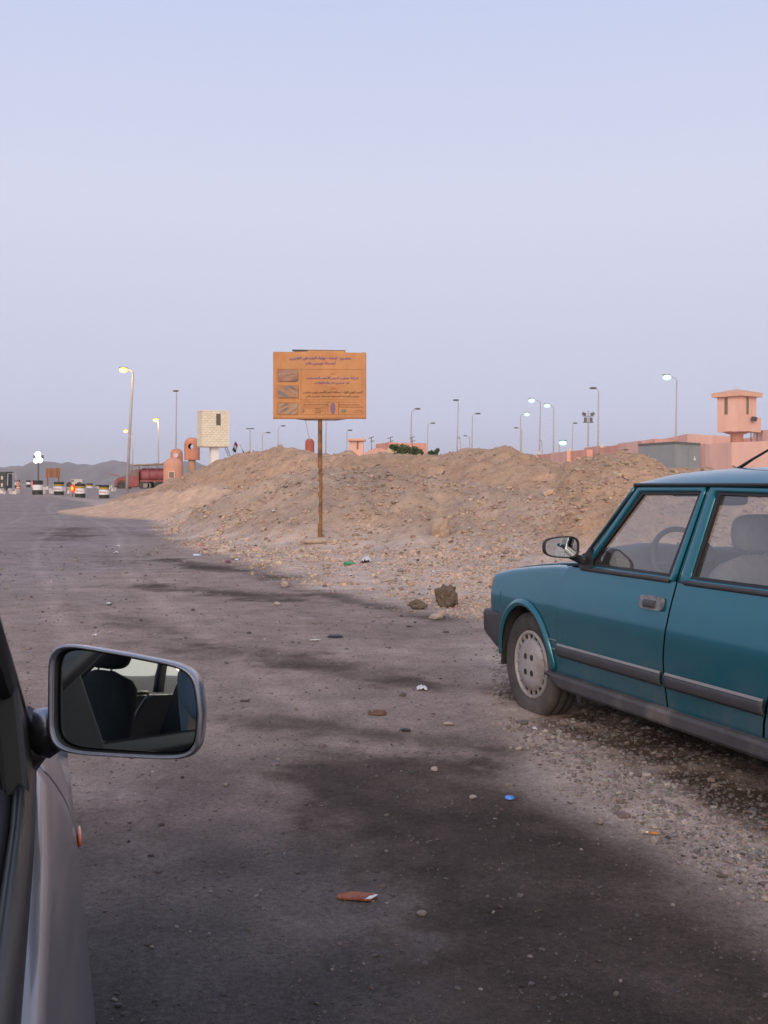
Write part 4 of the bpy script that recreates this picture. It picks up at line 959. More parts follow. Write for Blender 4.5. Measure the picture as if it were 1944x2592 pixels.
MB().ell(S(842.5, 1034, -.054), (.045, .002, .115), 12, 8).build('printed_emblem', mat('grey violet print', (.20, .13, .22), rough=.8, var=.4, scale=60), bd)
for px in (768, 870): MB().ell(S(px, 1040, -.054), (.05 if px > 800 else .02, .002, .035), 12, 8).build('printed_emblem', mat('grey green print', (.20, .19, .15), rough=.8, var=.4, scale=60), bd)
foot = MB().ell((0, 0, 0), (.27, .22, .07), 20, 10, .85)
fo = foot.build('concrete_footing', mat('pale dusty concrete', (.42, .32, .26), rough=.95, var=.12, scale=8, bump=.5, bscale=30), sign, smooth=True); fo.location = (-.08, -.02, -.015)

# ------------------------------------------------------------------ street lamps
POLE = mat('weathered pale lamp pole', (.40, .36, .35), rough=.6, var=.15, scale=3)
POLEP = mat('pinkish lamp pole', (.36, .27, .25), rough=.6, var=.15, scale=3)
HEADM = mat('grey lamp housing', (.10, .095, .10), rough=.5, var=.1)
def lit(name, c, s):
    m = mat(name, tuple(x * .3 for x in c), var=0, emit=c, estr=s); return m
ORG = lit('orange sodium light', (1.0, .54, .18), 2.3); GRN = lit('greenish mercury light', (.66, 1.0, .82), 1.2); WHT = lit('white floodlight', (1, 1, 1), 9.0)
def lamp(pole, hx, hy, lit_m=None, base=None, H=8.0, label='', group='street lamps', Y=None, mm=POLE, r=.062, tee=False, arm_up=0):
    zb = .6
    if Y is None: Y = (zb + H - CAMZ) * F / (1225 - hy)
    p = PX(pole, hy, Y); b = PX(base if base else pole, 1225, Y); top = p.z; zb = gz(b.x, Y)
    o = empty('street_lamp', (b.x, Y, zb), 0, label, 'street lamp', group)
    dx = p.x - b.x; hh = PX(hx, hy, Y).x - b.x; sgn = 1 if hh >= dx else -1; al = abs(hh - dx); tz = top - zb; d0 = .32 + arm_up
    m = MB(); m.tube([(0, 0, -.2), (dx * .5, 0, tz * .5), (dx, 0, tz - d0 * .9)], [r * 1.25, r, r * .7], 8).build('pole', mm, o, smooth=True)
    if tee:
        MB().box((dx, 0, tz - .1), (1.0, .2, .14)).build('lamp_head', HEADM, o, bevel=.03)
        return o
    MB().tube([(dx, 0, tz - d0), (dx + sgn * .06 * min(1, al), 0, tz - d0 * .45), (dx + sgn * al * .35, 0, tz - d0 * .15 + .03), (dx + sgn * max(.1, al - .25), 0, tz + .05)], r * .45, 8).build('arm', mm, o, smooth=True)
    MB().ell((hh, 0, tz + (.05 if lit_m is None else .13)), (.29, .13, .085 if lit_m is None else .05), 16, 8, .8).build('lamp_head', HEADM, o, smooth=True)
    if lit_m is not None:
        k = 1.0
        MB().ell((hh - sgn * .02, -.04, tz - .04), (.29, .22, .19), 18, 10).build('lamp_bowl', lit_m, o, smooth=True)
    if lit_m is ORG:
        pl = bpy.data.lights.new('lamp_light', 'POINT'); pl.energy = 90; pl.color = (1, .55, .22); pl.shadow_soft_size = .12
        po_ = bpy.data.objects.new('lamp_light', pl); COL.objects.link(po_); po_.parent = o; po_.location = (hh - sgn * .02, -.30, tz - .22)
    return o
LG = 'unlit street lamps on the skyline'
lamp(337, 312, 935, ORG, 320, 8.6, 'tall street lamp with glowing orange head nearest the barrels at left', 'lit orange street lamps', r=.095)
lamp(401, 394, 1062, ORG, 401, 7.2, 'street lamp glowing strong orange behind the red truck', 'lit orange street lamps')
lamp(335, 318, 1090, ORG, 337, 7.0, 'farther street lamp with small orange light close to the tall left lamp pole', 'lit orange street lamps')
lamp(447, 445, 991, None, 444, 9.5, 'tall thin unlit mast rising behind the pink domed kiosks', LG, r=.07)
lamp(633, 633, 1083, None, None, 8, 'unlit lamp post with flat T-shaped top beside the black flag', LG, tee=True, mm=POLEP)
lamp(664, 679, 1096, None, None, 7, 'small unlit lamp post right of the T-topped post', LG)
lamp(704, 717, 1079, None, None, 8, 'unlit lamp post with raised arm just left of the notice board', LG, arm_up=.3)
lamp(826, 832, 1020, None, 823, 9, 'unlit lamp post hidden behind the notice board, pole showing right of its post', LG)
lamp(878, 886, 1090, None, None, 7, 'unlit lamp post beside the small square pink tower', LG)
l7 = lamp(1041, 1057, 1036, None, 1039, 8, 'darker unlit lamp post standing before the pink flat-roofed building', LG, mm=POLEP, arm_up=.35)
lamp(1083, 1096, 1072, None, 1081, 8, 'unlit lamp post at the right end of the pink flat-roofed building', LG)
lamp(1160, 1154, 1014, None, 1155, 8.5, 'tall unlit lamp post with short arm in the middle of the skyline', LG)
lamp(1196, 1210, 1048, None, 1193, 8, 'unlit lamp post with arm to the right above the middle heap', LG)
lamp(1166, 1161, 1109, None, None, 8, 'tiny far lamp post just right of the tall middle post', LG, r=.1)
lamp(1189, 1177, 1104, None, None, 8, 'tiny far lamp post with arm to the left', LG, r=.1)
lamp(1318, 1334, 1048, GRN, 1317, 8, 'lit street lamp with arm to the right at the left end of the pink wall', 'lit pale street lamps')
lamp(1321, 1306, 1084, None, 1319, 8, 'far unlit lamp with arm to the left beside the leftmost pale lit lamp', LG)
lamp(1368, 1345, 1013, GRN, 1364, 8, 'taller of the two pale lit lamps above the pink wall, arm to the left', 'lit pale street lamps')
lamp(1402, 1384, 1026, GRN, 1400, 8, 'lower of the two neighbouring pale lit lamps above the pink wall', 'lit pale street lamps')
lamp(1416, 1425, 1120, GRN, 1415, 3.6, 'low lamp glowing pale green just above the pink wall', 'lit pale street lamps', Y=82)
lamp(1450, 1456, 1072, None, 1447, 8, 'thin unlit lamp post left of the floodlight mast', LG, r=.06)
lamp(1515, 1501, 984, None, 1513, 8, 'tall unlit lamp with dark head right of the floodlight mast', LG)
lamp(1372, 1367, 1117, None, None, 8, 'tiny far lamp post near the foot of the taller lit lamp', LG, r=.1)
lamp(1713, 1687, 954, GRN, 1709, 8, 'tall street lamp with bright white-green head behind the grey kiosk', 'lit pale street lamps')
# floodlight mast
fy = 92.0; fb = PX(1489, 1225, fy); fz = gz(fb.x, fy)
fm = empty('floodlight_mast', (fb.x, fy, fz), 0, 'thin mast carrying four dark square floodlights above the pink wall', 'floodlight mast')
tz = PX(1489, 1040, fy).z - fz
MB().tube([(0, 0, -.2), (0, 0, tz)], [.09, .06], 8).build('pole', POLE, fm, smooth=True)
for dz, ang, spn in ((-.05, .7, .36), (-.55, .12, .24)):
    for sg in (-1, 1):
        MB().box((sg * spn, 0, tz + dz - .22), (.34 if dz > -.2 else .25, .12, .42 if dz < -.2 else .26), M=Matrix.Rotation(sg * -ang * .6, 3, 'Y')).build('floodlight', HEADM, fm, bevel=.02)
for z_ in (-.45, -.98): MB().box((0, 0, tz + z_), (.9, .06, .06)).build('cross_arm', HEADM, fm)

# ------------------------------------------------------------------ pink compound on the right
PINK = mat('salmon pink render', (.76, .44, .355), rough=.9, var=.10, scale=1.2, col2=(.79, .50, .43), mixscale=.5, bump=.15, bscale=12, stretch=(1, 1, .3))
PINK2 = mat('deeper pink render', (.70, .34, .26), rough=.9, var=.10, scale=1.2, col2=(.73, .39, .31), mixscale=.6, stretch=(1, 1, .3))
ROOFP = mat('pale terracotta roof', (.70, .41, .30), rough=.9, var=.08, scale=2)
DARKW = mat('dark window opening', (.12, .10, .075), rough=.4, var=.1)
RECESS = mat('brown grille in a slit', (.20, .15, .10), rough=.7, var=.1)
wall = empty('compound_wall', (13.5, 70, .3), 0, 'long salmon pink perimeter wall with recessed panels behind the heaps at right', 'wall')
WTOP = 3.55
wpts = [(1300, 1158), (1357, 1151), (1358, 1150), (1393, 1146), (1436, 1142), (1476, 1138), (1479, 1131), (1517, 1132), (1562, 1128), (1640, 1118)]
def wp(px, py, zt=WTOP):
    Y = (zt - CAMZ) * F / (1225 - py); return Vector(((px - 972) / F * Y, Y, zt))
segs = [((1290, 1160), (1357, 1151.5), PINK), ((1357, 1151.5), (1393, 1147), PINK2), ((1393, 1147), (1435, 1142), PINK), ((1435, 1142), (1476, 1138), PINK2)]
for (a, b, mm) in segs:
    pa, pb = wp(*a), wp(*b); rec = .25 if mm is PINK2 else 0
    n_w = Vector((-(pb.y - pa.y), pb.x - pa.x, 0)).normalized()
    if n_w.y > 0: n_w = -n_w
    pa2, pb2 = pa - n_w * rec, pb - n_w * rec
    o = MB().prism([Vector((pa2.x, pa2.y, -.2)), Vector((pb2.x, pb2.y, -.2)), pb2, pa2], -n_w * .4).build('wall_panel', mm, wall)
    o.matrix_parent_inverse = wall.matrix_world.inverted() if False else Matrix.Translation((-13.5, -70, -.3))
    if mm is PINK2:
        # blind arch moulded into the panel
        mid = (pa2 + pb2) * .5; tdir = (pb2 - pa2).normalized(); ar = MB()
        outl = [mid + tdir * (.95 * math.cos(t)) + Vector((0, 0, -1.32 + .80 * math.sin(t))) + n_w * .02 for t in np.linspace(0, math.pi, 16)]
        ar.tube(outl, .09, 6).build('arch_moulding', PINK, wall).matrix_parent_inverse = Matrix.Translation((-13.5, -70, -.3))
    
def wbox(name, x0, x1, ytop, Yd, depth, mm, par, zbot=0.0):
    a = PX(x0, ytop, Yd); b = PX(x1, ytop, Yd)
    return MB().prism([(a.x, Yd, zbot), (b.x, Yd, zbot), (b.x, Yd, a.z), (a.x, Yd, a.z)], (0, depth, 0)).build(name, mm, par)
bl = empty('pink_building', (0, 0, 0), 0, 'long low salmon pink building with stepped parapet left of the grey kiosk', 'building')
def prismw(name, quad, zb, zt, mm, par):
    """vertical-walled block on a ground quad"""
    q = [Vector((x, y, zb)) for x, y in quad]
    return MB().prism(q, (0, 0, zt - zb)).build(name, mm, par)
def gq(px, Y): return ((px - 972) / F * Y, Y)
a0 = gq(1479, 76); a1 = gq(1562, 68); a2 = gq(1618, 62)
prismw('wall', [gq(1479, 76), gq(1518, 72), (gq(1518, 72)[0] + 4, 78), (gq(1479, 76)[0] + 4, 82)], 0, PX(0, 1131, 74).z, PINK, bl)
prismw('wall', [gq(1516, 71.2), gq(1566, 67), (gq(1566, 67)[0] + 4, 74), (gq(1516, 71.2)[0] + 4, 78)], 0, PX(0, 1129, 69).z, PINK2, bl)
prismw('wall', [gq(1563, 66.5), gq(1619, 62), (gq(1619, 62)[0] + 5, 70), (gq(1563, 66.5)[0] + 5, 76)], 0, PX(0, 1119, 64).z, PINK, bl)
prismw('parapet', [gq(1614, 61.5), gq(1617.5, 61.2), (gq(1617.5, 61.2)[0] + .5, 62.5), (gq(1614, 61.5)[0] + .5, 62.8)], 0, PX(0, 1117, 61.5).z, PINK2, bl)
for px, py, Y in ((1364, 1145, 84), (1443, 1136, 75), (1524, 1127, 69), (1731, 1119, 64)):
    c_ = PX(px, py, Y)
    MB().ell((c_.x, Y, c_.z - .1), (.16, .16, .15), 14, 8).build('dome_light', mat('cream dome', (.62, .55, .45), rough=.6), bl, smooth=True)
MB().ell(tuple(PX(1581, 1138.5, 63.2) + Vector((0, -.1, 0))), (.22, .05, .05), 10, 6).build('wall_mark', DARKW, bl)
b2 = empty('pink_building', (0, 0, 0), 0, 'salmon pink building with a raised flat roof behind the grey kiosk and guard tower', 'building')
prismw('wall', [gq(1626, 66), gq(1658, 63), (gq(1658, 63)[0] + 6, 70), (gq(1626, 66)[0] + 6, 74)], 0, PX(0, 1112, 64).z, PINK, b2)
prismw('wall', [gq(1672, 70), gq(1740, 62), (gq(1880, 66)[0], 66), (gq(1880, 66)[0], 76), gq(1672, 78)], 0, PX(0, 1102, 64).z, PINK, b2)
prismw('parapet', [gq(1880, 66), gq(1960, 60), (gq(1960, 60)[0] + 3, 68), (gq(1880, 66)[0] + 3, 74)], 0, PX(0, 1103, 62).z, PINK, b2)
prismw('parapet', [gq(1930, 57), gq(1990, 55), (gq(1990, 55)[0], 60), gq(1930, 61)], 0, PX(0, 1089, 57).z, PINK, b2)
b3 = empty('enclosure_wall', (0, 0, 0), 0, 'smooth pink wall with a rounded corner between grey kiosk and right edge', 'wall')
prismw('wall', [gq(1768, 52), gq(1785, 50.5), (gq(1785, 50.5)[0] + .3, 51.5), (gq(1768, 52)[0] + .3, 53)], 0, PX(0, 1124, 51).z, PINK2, b3)
prismw('wall', [gq(1785, 50.4), gq(1852, 48), gq(2100, 44), (gq(2100, 44)[0], 44.5), (gq(1852, 48)[0], 48.5), (gq(1785, 50.4)[0], 50.9)], 0, PX(0, 1122, 49).z, PINK, b3)

# guard tower on a column
ty = 53.0; tb = PX(1865, 1225, ty); 
gt = empty('guard_tower', (tb.x, ty, .3), R(38), 'salmon pink square guard tower with slit windows and overhanging roof at upper right', 'tower')
zb_, zt_ = PX(0, 1094, ty).z - .3, PX(0, 1006, ty).z - .3
hw = 95 / F * ty / (math.cos(R(38)) + math.sin(R(38))) / 2
MB().box((0, 0, (zb_ + zt_) / 2), (2 * hw, 2 * hw, zt_ - zb_)).build('cabin', PINK, gt)
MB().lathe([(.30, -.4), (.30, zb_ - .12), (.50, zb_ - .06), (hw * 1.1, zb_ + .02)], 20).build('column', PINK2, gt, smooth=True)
ro = MB().box((0, 0, zt_ + .10), (2 * hw + .42, 2 * hw + .42, .20)).build('roof', ROOFP, gt)
e_ = hw + .21
MB().add([(-e_, -e_, zt_ + .203), (e_, -e_, zt_ + .203), (e_, e_, zt_ + .203), (-e_, e_, zt_ + .203), (0, 0, zt_ + .42)], [(0, 1, 4), (1, 2, 4), (2, 3, 4), (3, 0, 4)]).build('roof_pyramid', ROOFP, ro)
for (x, y, sx, sy) in ((-.1, -hw, .16, .05), (-hw, .15, .05, .16), (.1, hw, .16, .05), (hw, 0, .05, .16)):
    MB().box((x, y, zt_ - .45), (sx, sy, .80)).build('slit_window', RECESS, gt)
bal = MB().box((hw + .1, -hw * .15, zb_ + .36), (.8, 1.5 * hw, .72)).build('balcony', PINK, gt)
MB().box((hw * .35, -hw - .16, zb_ + .62), (.26, .16, .20), M=Matrix.Rotation(R(20), 3, 'X')).build('floodlight', HEADM, gt)
ld = MB()
for q in (-.17, .17): ld.tube([(hw + .62, -.15 + q, -.1), (hw + .56, -.15 + q, zb_ + .75)], .025, 6)
for k in range(9): ld.tube([(hw + .60, -.32, .2 + k * .33), (hw + .60, .02, .2 + k * .33)], .02, 6)
ld.build('ladder', HEADM, gt)

# grey transformer kiosk
KG = mat('grey painted kiosk', (.30, .31, .315), rough=.65, var=.05, scale=2, col2=(.27, .28, .285), mixscale=.8)
k0, k1, k2 = gq(1708, 37), gq(1617, 39.3), gq(1771, 38.5); k3 = (k1[0] + k2[0] - k0[0], k1[1] + k2[1] - k0[1])
kz = PX(0, 1122.5, 37).z
kk = empty('transformer_kiosk', (0, 0, 0), 0, 'grey metal transformer kiosk standing before the pink wall', 'kiosk')
prismw('cabinet', [k0, k1, k3, k2], .2, kz, KG, kk)
cx_ = (k0[0] + k3[0]) / 2; cy_ = (k0[1] + k3[1]) / 2
prismw('roof', [(cx_ + (p[0] - cx_) * 1.03, cy_ + (p[1] - cy_) * 1.03) for p in (k0, k1, k3, k2)], kz + .002, kz + .07, mat('dark kiosk roof edge', (.15, .15, .14), rough=.7), kk)
def kf(t, z, o=.01):
    d = Vector((k2[0] - k0[0], k2[1] - k0[1], 0)); n2 = Vector((d.y, -d.x, 0)).normalized(); p = Vector((k0[0], k0[1], z)) + d * t + n2 * o; return p
for t0 in (.06, .53):
    MB().add([kf(t0, .3), kf(t0 + .42, .3), kf(t0 + .42, kz - .12), kf(t0, kz - .12)], [(0, 1, 2, 3)]).build('door', KG, kk, solid=.015)
MB().tube([kf(.53, 1.5, .03), kf(.53, 1.75, .03)], .02, 6).build('door_handle', HEADM, kk)
MB().add([kf(.70, kz - .55, .03), kf(.82, kz - .55, .03), kf(.76, kz - .40, .03)], [(0, 1, 2)]).build('warning_plate', mat('white plate', (.75, .75, .75)), kk, solid=.006)

# ------------------------------------------------------------------ buildings on the skyline in the middle
tw = empty('square_tower', (0, 0, 0), 0, 'small square pink tower with flat overhanging roof and slit, behind the heap', 'tower')
Yt = 95.0
def blk(nm, x0, x1, y0, y1, Y, mm, par, depth=None, zb=None):
    a = PX(x0, y0, Y); b = PX(x1, y1, Y); d = depth or (b.x - a.x)
    return MB().box(((a.x + b.x) / 2, Y + d / 2, (a.z + (b.z if zb is None else zb)) / 2), (b.x - a.x, d, a.z - (b.z if zb is None else zb))).build(nm, mm, par)
blk('wall', 884, 920, 1115, 1165, Yt, PINK, tw, zb=0); blk('roof', 880, 925, 1110, 1115.3, Yt - .4, ROOFP, tw, depth=2.2)
blk('slit_window', 903, 907, 1118, 1137, Yt - .06, RECESS, tw, depth=.2)
pb = empty('flat_roofed_building', (0, 0, 0), 0, 'pink flat-roofed building with antennas behind the green bush', 'building')
Yb = 88.0
prismw('wall', [gq(951, 92), gq(985, Yb), gq(1080, Yb + 2), gq(1080, Yb + 9), gq(951, Yb + 12)], 0, PX(0, 1119.5, Yb).z, PINK2, pb)
for px in (940, 989, 1044):
    an = MB(); p = PX(px, 1118, Yb); 
    an.tube([(p.x, Yb + 1, p.z - .6), (p.x, Yb + 1, p.z + .35)], .03, 5); an.tube([(p.x - .25, Yb + 1, p.z + .3), (p.x + .2, Yb + 1, p.z + .45)], .03, 5); an.tube([(p.x - .1, Yb + 1, p.z + .05), (p.x + .25, Yb + 1, p.z + .12)], .03, 5)
    an.build('antenna', HEADM, pb)
vt = empty('vaulted_roof', (0, 0, 0), 0, 'pale pink vaulted roof sloping down in front of the flat-roofed building', 'building')
va = MB(); prof_ = [(897, 1162), (915, 1152), (935, 1140), (950, 1134), (965, 1134), (980, 1139), (1000, 1146), (1020, 1153)]
va.grid(8, 2, lambda u, v: PX(prof_[int(round(u * 7))][0], prof_[int(round(u * 7))][1], 80) + Vector((0, 7 * v, 0)))
va.prism([PX(p[0], p[1], 80.02) for p in prof_] + [PX(1020, 1190, 80.02), PX(897, 1190, 80.02)], (0, 6.9, 0))
va.build('vault', mat('pale pink vault', (.66, .36, .29), rough=.9, var=.06, scale=.6), vt)
ht = empty('cream_hut', tuple(PX(997, 1160, 78)), 0, 'cream plastered hut half hidden by the green bush', 'hut')
MB().lathe([(.55, -1.2), (.55, .35), (.50, .62), (.36, .82), (.2, .9), (.0, .93)], 16).build('wall', mat('cream plaster', (.62, .47, .28), rough=.9, var=.15, scale=2), ht, smooth=True)
MB().lathe([(.26, -1.2), (.25, .3), (.0, .45)], 12, c=(.40, -.5, 0)).build('buttress', mat('buff plaster', (.58, .40, .27), rough=.9, var=.1), ht, smooth=True)
RDOME = mat('terracotta render', (.52, .215, .135), rough=.9, var=.12, scale=1.2, col2=(.56, .26, .175), mixscale=.8)
def domed(name, px, py_top, w, Y, label, body=None, open_hole=None, colw=None, cat='kiosk', dome=.9, mm=RDOME, wall_h=None, group=None):
    c = PX(px, 1225, Y); r_ = w / F * Y / 2; zt = PX(px, py_top, Y).z; zg = gz(c.x, Y)
    o = empty(name, (c.x, Y, zg), 0, label, cat, group); h = zt - zg
    dh = r_ * dome; bot = body if body is not None else 0
    MB().lathe([(r_, bot), (r_, h - dh)] + [(r_ * math.cos(t), h - dh + dh * math.sin(t)) for t in np.linspace(.12, math.pi / 2, 9)], 28).build('drum', mm, o, smooth=True, sharp=40)
    if body is not None:
        MB().lathe([(0, bot), (r_ + .05, bot), (r_ + .05, bot + .12), (r_, bot + .12)], 28).build('ledge', mm, o)
    return o, r_, h
d1, r1, h1 = domed('domed_kiosk', 439, 1158, 50, 78, 'round terracotta domed kiosk with a small square window in front of the truck', mm=mat('pink terracotta render', (.60, .30, .215), rough=.9, var=.12, scale=1.2))
MB().box((.02, -r1 * .99, h1 - 1.25), (.34, .2, .40)).build('window', DARKW, d1); MB().box((.02, -r1 * .985, h1 - 1.25), (.46, .16, .52)).build('window_frame', PINK, d1)
d2, r2, h2 = domed('domed_tower', 447, 1135, 31, 84, 'domed terracotta turret with round opening lit yellow, just behind the domed kiosk', mm=RDOME)
MB().lathe([(.0, 0), (.17, 0)], 20, axis='Y', c=(.03, -r2 - .01, h2 - .52)).build('painted_sky_disc', mat('sky seen in a hole', (.62, .60, .68), rough=.9), d2)  # solid pale disc painted as sky seen through a hole
MB().lathe([(.17, .02), (.23, .02), (.23, -.06), (.17, -.06)], 20, axis='Y', c=(.03, -r2 - .0, h2 - .52), closed=True).build('opening_rim', PINK2, d2)
hexm = RDOME
Y3 = 80.0; c3_ = PX(486, 1225, Y3); z3 = gz(c3_.x, Y3)
d3 = empty('domed_tower', (c3_.x, Y3, z3), 0, 'six-sided terracotta turret with a round hole raised on a column left of the white tower', 'tower')
zb3, ze3, zt3 = PX(0, 1164, Y3).z - z3, PX(0, 1122, Y3).z - z3, PX(0, 1107, Y3).z - z3; r3 = 37 / F * Y3 / 2
# hollow drum with real round openings front and back
def ringwall(name, r_, zlo, zhi, hole_z, hole_r, mm, par, n=24):
    mb = MB(); na, nz = 160, 72
    keep = []
    vs = [(r_ * math.cos(2 * math.pi * i / na), r_ * math.sin(2 * math.pi * i / na), zlo + (zhi - zlo) * j / nz) for j in range(nz + 1) for i in range(na)]
    fs = []
    for j in range(nz):
        for i in range(na):
            a = 2 * math.pi * (i + .5) / na; x = r_ * math.cos(a); z = zlo + (zhi - zlo) * (j + .5) / nz
            if (x * x + (z - hole_z) ** 2) < hole_r ** 2: continue
            fs.append((j * na + i, j * na + (i + 1) % na, (j + 1) * na + (i + 1) % na, (j + 1) * na + i))
    return mb.add(vs, fs).build(name, mm, par, smooth=True, solid=.06)
ringwall('drum', r3, zb3, ze3, zb3 + (ze3 - zb3) * .80, .20, hexm, d3)
MB().lathe([(r3, ze3)] + [(r3 * math.cos(t), ze3 + (zt3 - ze3) * math.sin(t)) for t in np.linspace(.1, math.pi / 2, 8)], 28).build('dome', hexm, d3, smooth=True)
MB().lathe([(0, zb3), (r3 + .04, zb3), (r3 + .04, zb3 + .1), (r3, zb3 + .1)], 28).build('ledge', hexm, d3)
MB().lathe([(.27, -.3), (.27, zb3)], 16).build('column', mat('buff column', (.52, .30, .19), rough=.9, var=.1), d3, smooth=True)
d4, r4, h4 = domed('domed_turret', 784, 1110, 23, 90, 'dark red domed turret on the skyline left of the notice board post', mm=mat('dark red render', (.38, .10, .065), rough=.9, var=.15, scale=1))
MB().tube([(-.35, -.5, h4 + 1.6), (.05, -.6, h4 - .2)], .04, 6).build('leaning_pole', POLE, d4)
d5, r5, h5 = domed('domed_turret', 629, 1146, 28, 80, 'low terracotta dome half buried behind the left heap', mm=mat('orange red render', (.44, .17, .10), rough=.9, var=.15, scale=1), dome=.6)

# white block tower on a pale column, blocks laid one by one on the two faces in view
Yw = 73.0; cw_ = PX(540, 1225, Yw); zw = gz(cw_.x, Yw)
wt_ = empty('stone_watchtower', (cw_.x, Yw, zw), R(24), 'cream block-clad watchtower box with one dark slit window on a white column', 'tower')
z0w, z1w = PX(0, 1130, Yw).z - zw, PX(0, 1043, Yw).z - zw
BW, BD = 68 / F * Yw, 1.35
CREAM = [mat('cream stone block', c, rough=.9, var=.1, scale=4) for c in ((.76, .665, .54), (.735, .635, .51), (.78, .69, .575))]
core = MB().box((0, 0, (z0w + z1w) / 2), (BW - .08, BD - .08, z1w - z0w)).build('core', mat('mortar', (.47, .385, .30), rough=.95), wt_)
rnd = random.Random(3)
def blk_mesh(w, h, mm):
    m = MB().box((0, 0, 0), (w - .012, .07, h - .012)); me = m.build('block', mm, wt_); return me
rows = 15; rh = (z1w - z0w) / rows; proto = {}
wx0, wx1, wz0 = .02, .32, z1w - .98
for face in range(2):
    wd = BW if face == 0 else BD
    for r_ in range(rows):
        zc = z0w + rh * (r_ + .5); ncol = 6 if face == 0 else 4; bw = wd / ncol; off = -bw / 2 if r_ % 2 else 0
        for k in range(ncol + (1 if r_ % 2 else 0)):
            a = max(-wd / 2, -wd / 2 + off + k * bw); b = min(wd / 2, -wd / 2 + off + (k + 1) * bw)
            pieces = [(a, b)]
            if face == 0 and wz0 < zc < z1w - .10:
                pieces = [p for p in ((a, min(b, wx0)), (max(a, wx1), b)) if p[1] - p[0] > .05]
            for (p0, p1) in pieces:
                key = (round(p1 - p0, 3), rnd.randrange(3))
                if key not in proto:
                    o = blk_mesh(key[0], rh, CREAM[key[1]]); proto[key] = o
                else:
                    o = proto[key].copy(); COL.objects.link(o); o.parent = wt_
                j_ = rnd.uniform(-.012, .012)
                if face == 0: o.location = ((p0 + p1) / 2, -BD / 2 + j_, zc)
                else: o.location = (-BW / 2 + j_, (p0 + p1) / 2, zc); o.rotation_euler = (0, 0, R(-90))
MB().box(((wx0 + wx1) / 2, -BD / 2 + .06, (wz0 + z1w - .1) / 2), (wx1 - wx0, .06, z1w - .1 - wz0)).build('slit_window', DARKW, wt_)
MB().box((0, 0, z1w + .03), (BW + .14, BD + .14, .06)).build('roof_slab', CREAM[2], wt_)
MB().box((0, 0, z0w - .03), (BW - .06, BD - .06, .06)).build('floor_slab', CREAM[1], wt_)
MB().box((.05, 0, (z0w - .06) / 2 - .2), (.50, .5, z0w - .06 + .4)).build('column', mat('white column', (.80, .76, .74), rough=.7, var=.04), wt_)
la = empty('ladder', tuple(PX(580, 1172, 74)), 0, 'dark steel ladder leaning against the white watchtower', 'ladder')
pA, pB = PX(568, 1130, 74), PX(589, 1180, 74); o0 = PX(580, 1172, 74); lm = MB()
for q in (0, .16): lm.tube([pA - o0 + Vector((q, 0, 0)), pB - o0 + Vector((q, -.3, 0))], .02, 6)
for k in range(8): t = (k + .5) / 8; p = (pA - o0).lerp(pB - o0, t); lm.tube([p, p + Vector((.16, 0, 0))], .016, 5)
lm.build('rails', HEADM, la)
# flags
FL = [mat('flag ' + n, c, rough=.8, var=.1) for n, c in (('red', (.40, .03, .05)), ('white', (.70, .66, .68)), ('black', (.03, .025, .035)))]
fb_ = PX(592, 1150, 76); flg = empty('national_flag', tuple(fb_), 0, 'small red, white and black flag drooping from a slanted pole by the white tower', 'flag')
q0, q1 = PX(588, 1146, 76) - fb_, PX(595, 1116, 76) - fb_
MB().tube([q0 - Vector((0, 0, .6)), q1], .018, 6).build('pole', POLE, flg)
for k in range(3):
    MB().grid(8, 3, lambda u, v: PX(594.5 + (-3.8 * (k + v * 1.0) / 1.6 + 8.0 * u) * 1.0, 1118.5 + 7.2 * (k + v) + 8 * u * u, 76) - fb_ + Vector((0, .08 * math.sin(u * 6 + k), 0))).build('stripe', FL[k], flg, smooth=True, solid=.006)
fb2 = PX(617, 1158, 76); fl2 = empty('black_flag', tuple(fb2), 0, 'black cloth hanging from a thin leaning stick on the left heap', 'flag')
MB().tube([PX(624, 1160, 76) - fb2, PX(607, 1124, 76) - fb2], .016, 6).build('stick', POLE, fl2)
MB().grid(6, 8, lambda u, v: PX(611 + 6 * v + (2 + 7 * v * (1 - .5 * v)) * u, 1134 + 18 * v + 3 * u, 76) - fb2 + Vector((0, .06 * math.sin(u * 5 + v * 3), 0))).build('cloth', mat('navy black cloth', (.025, .025, .045), rough=.9), fl2, smooth=True, solid=.006)

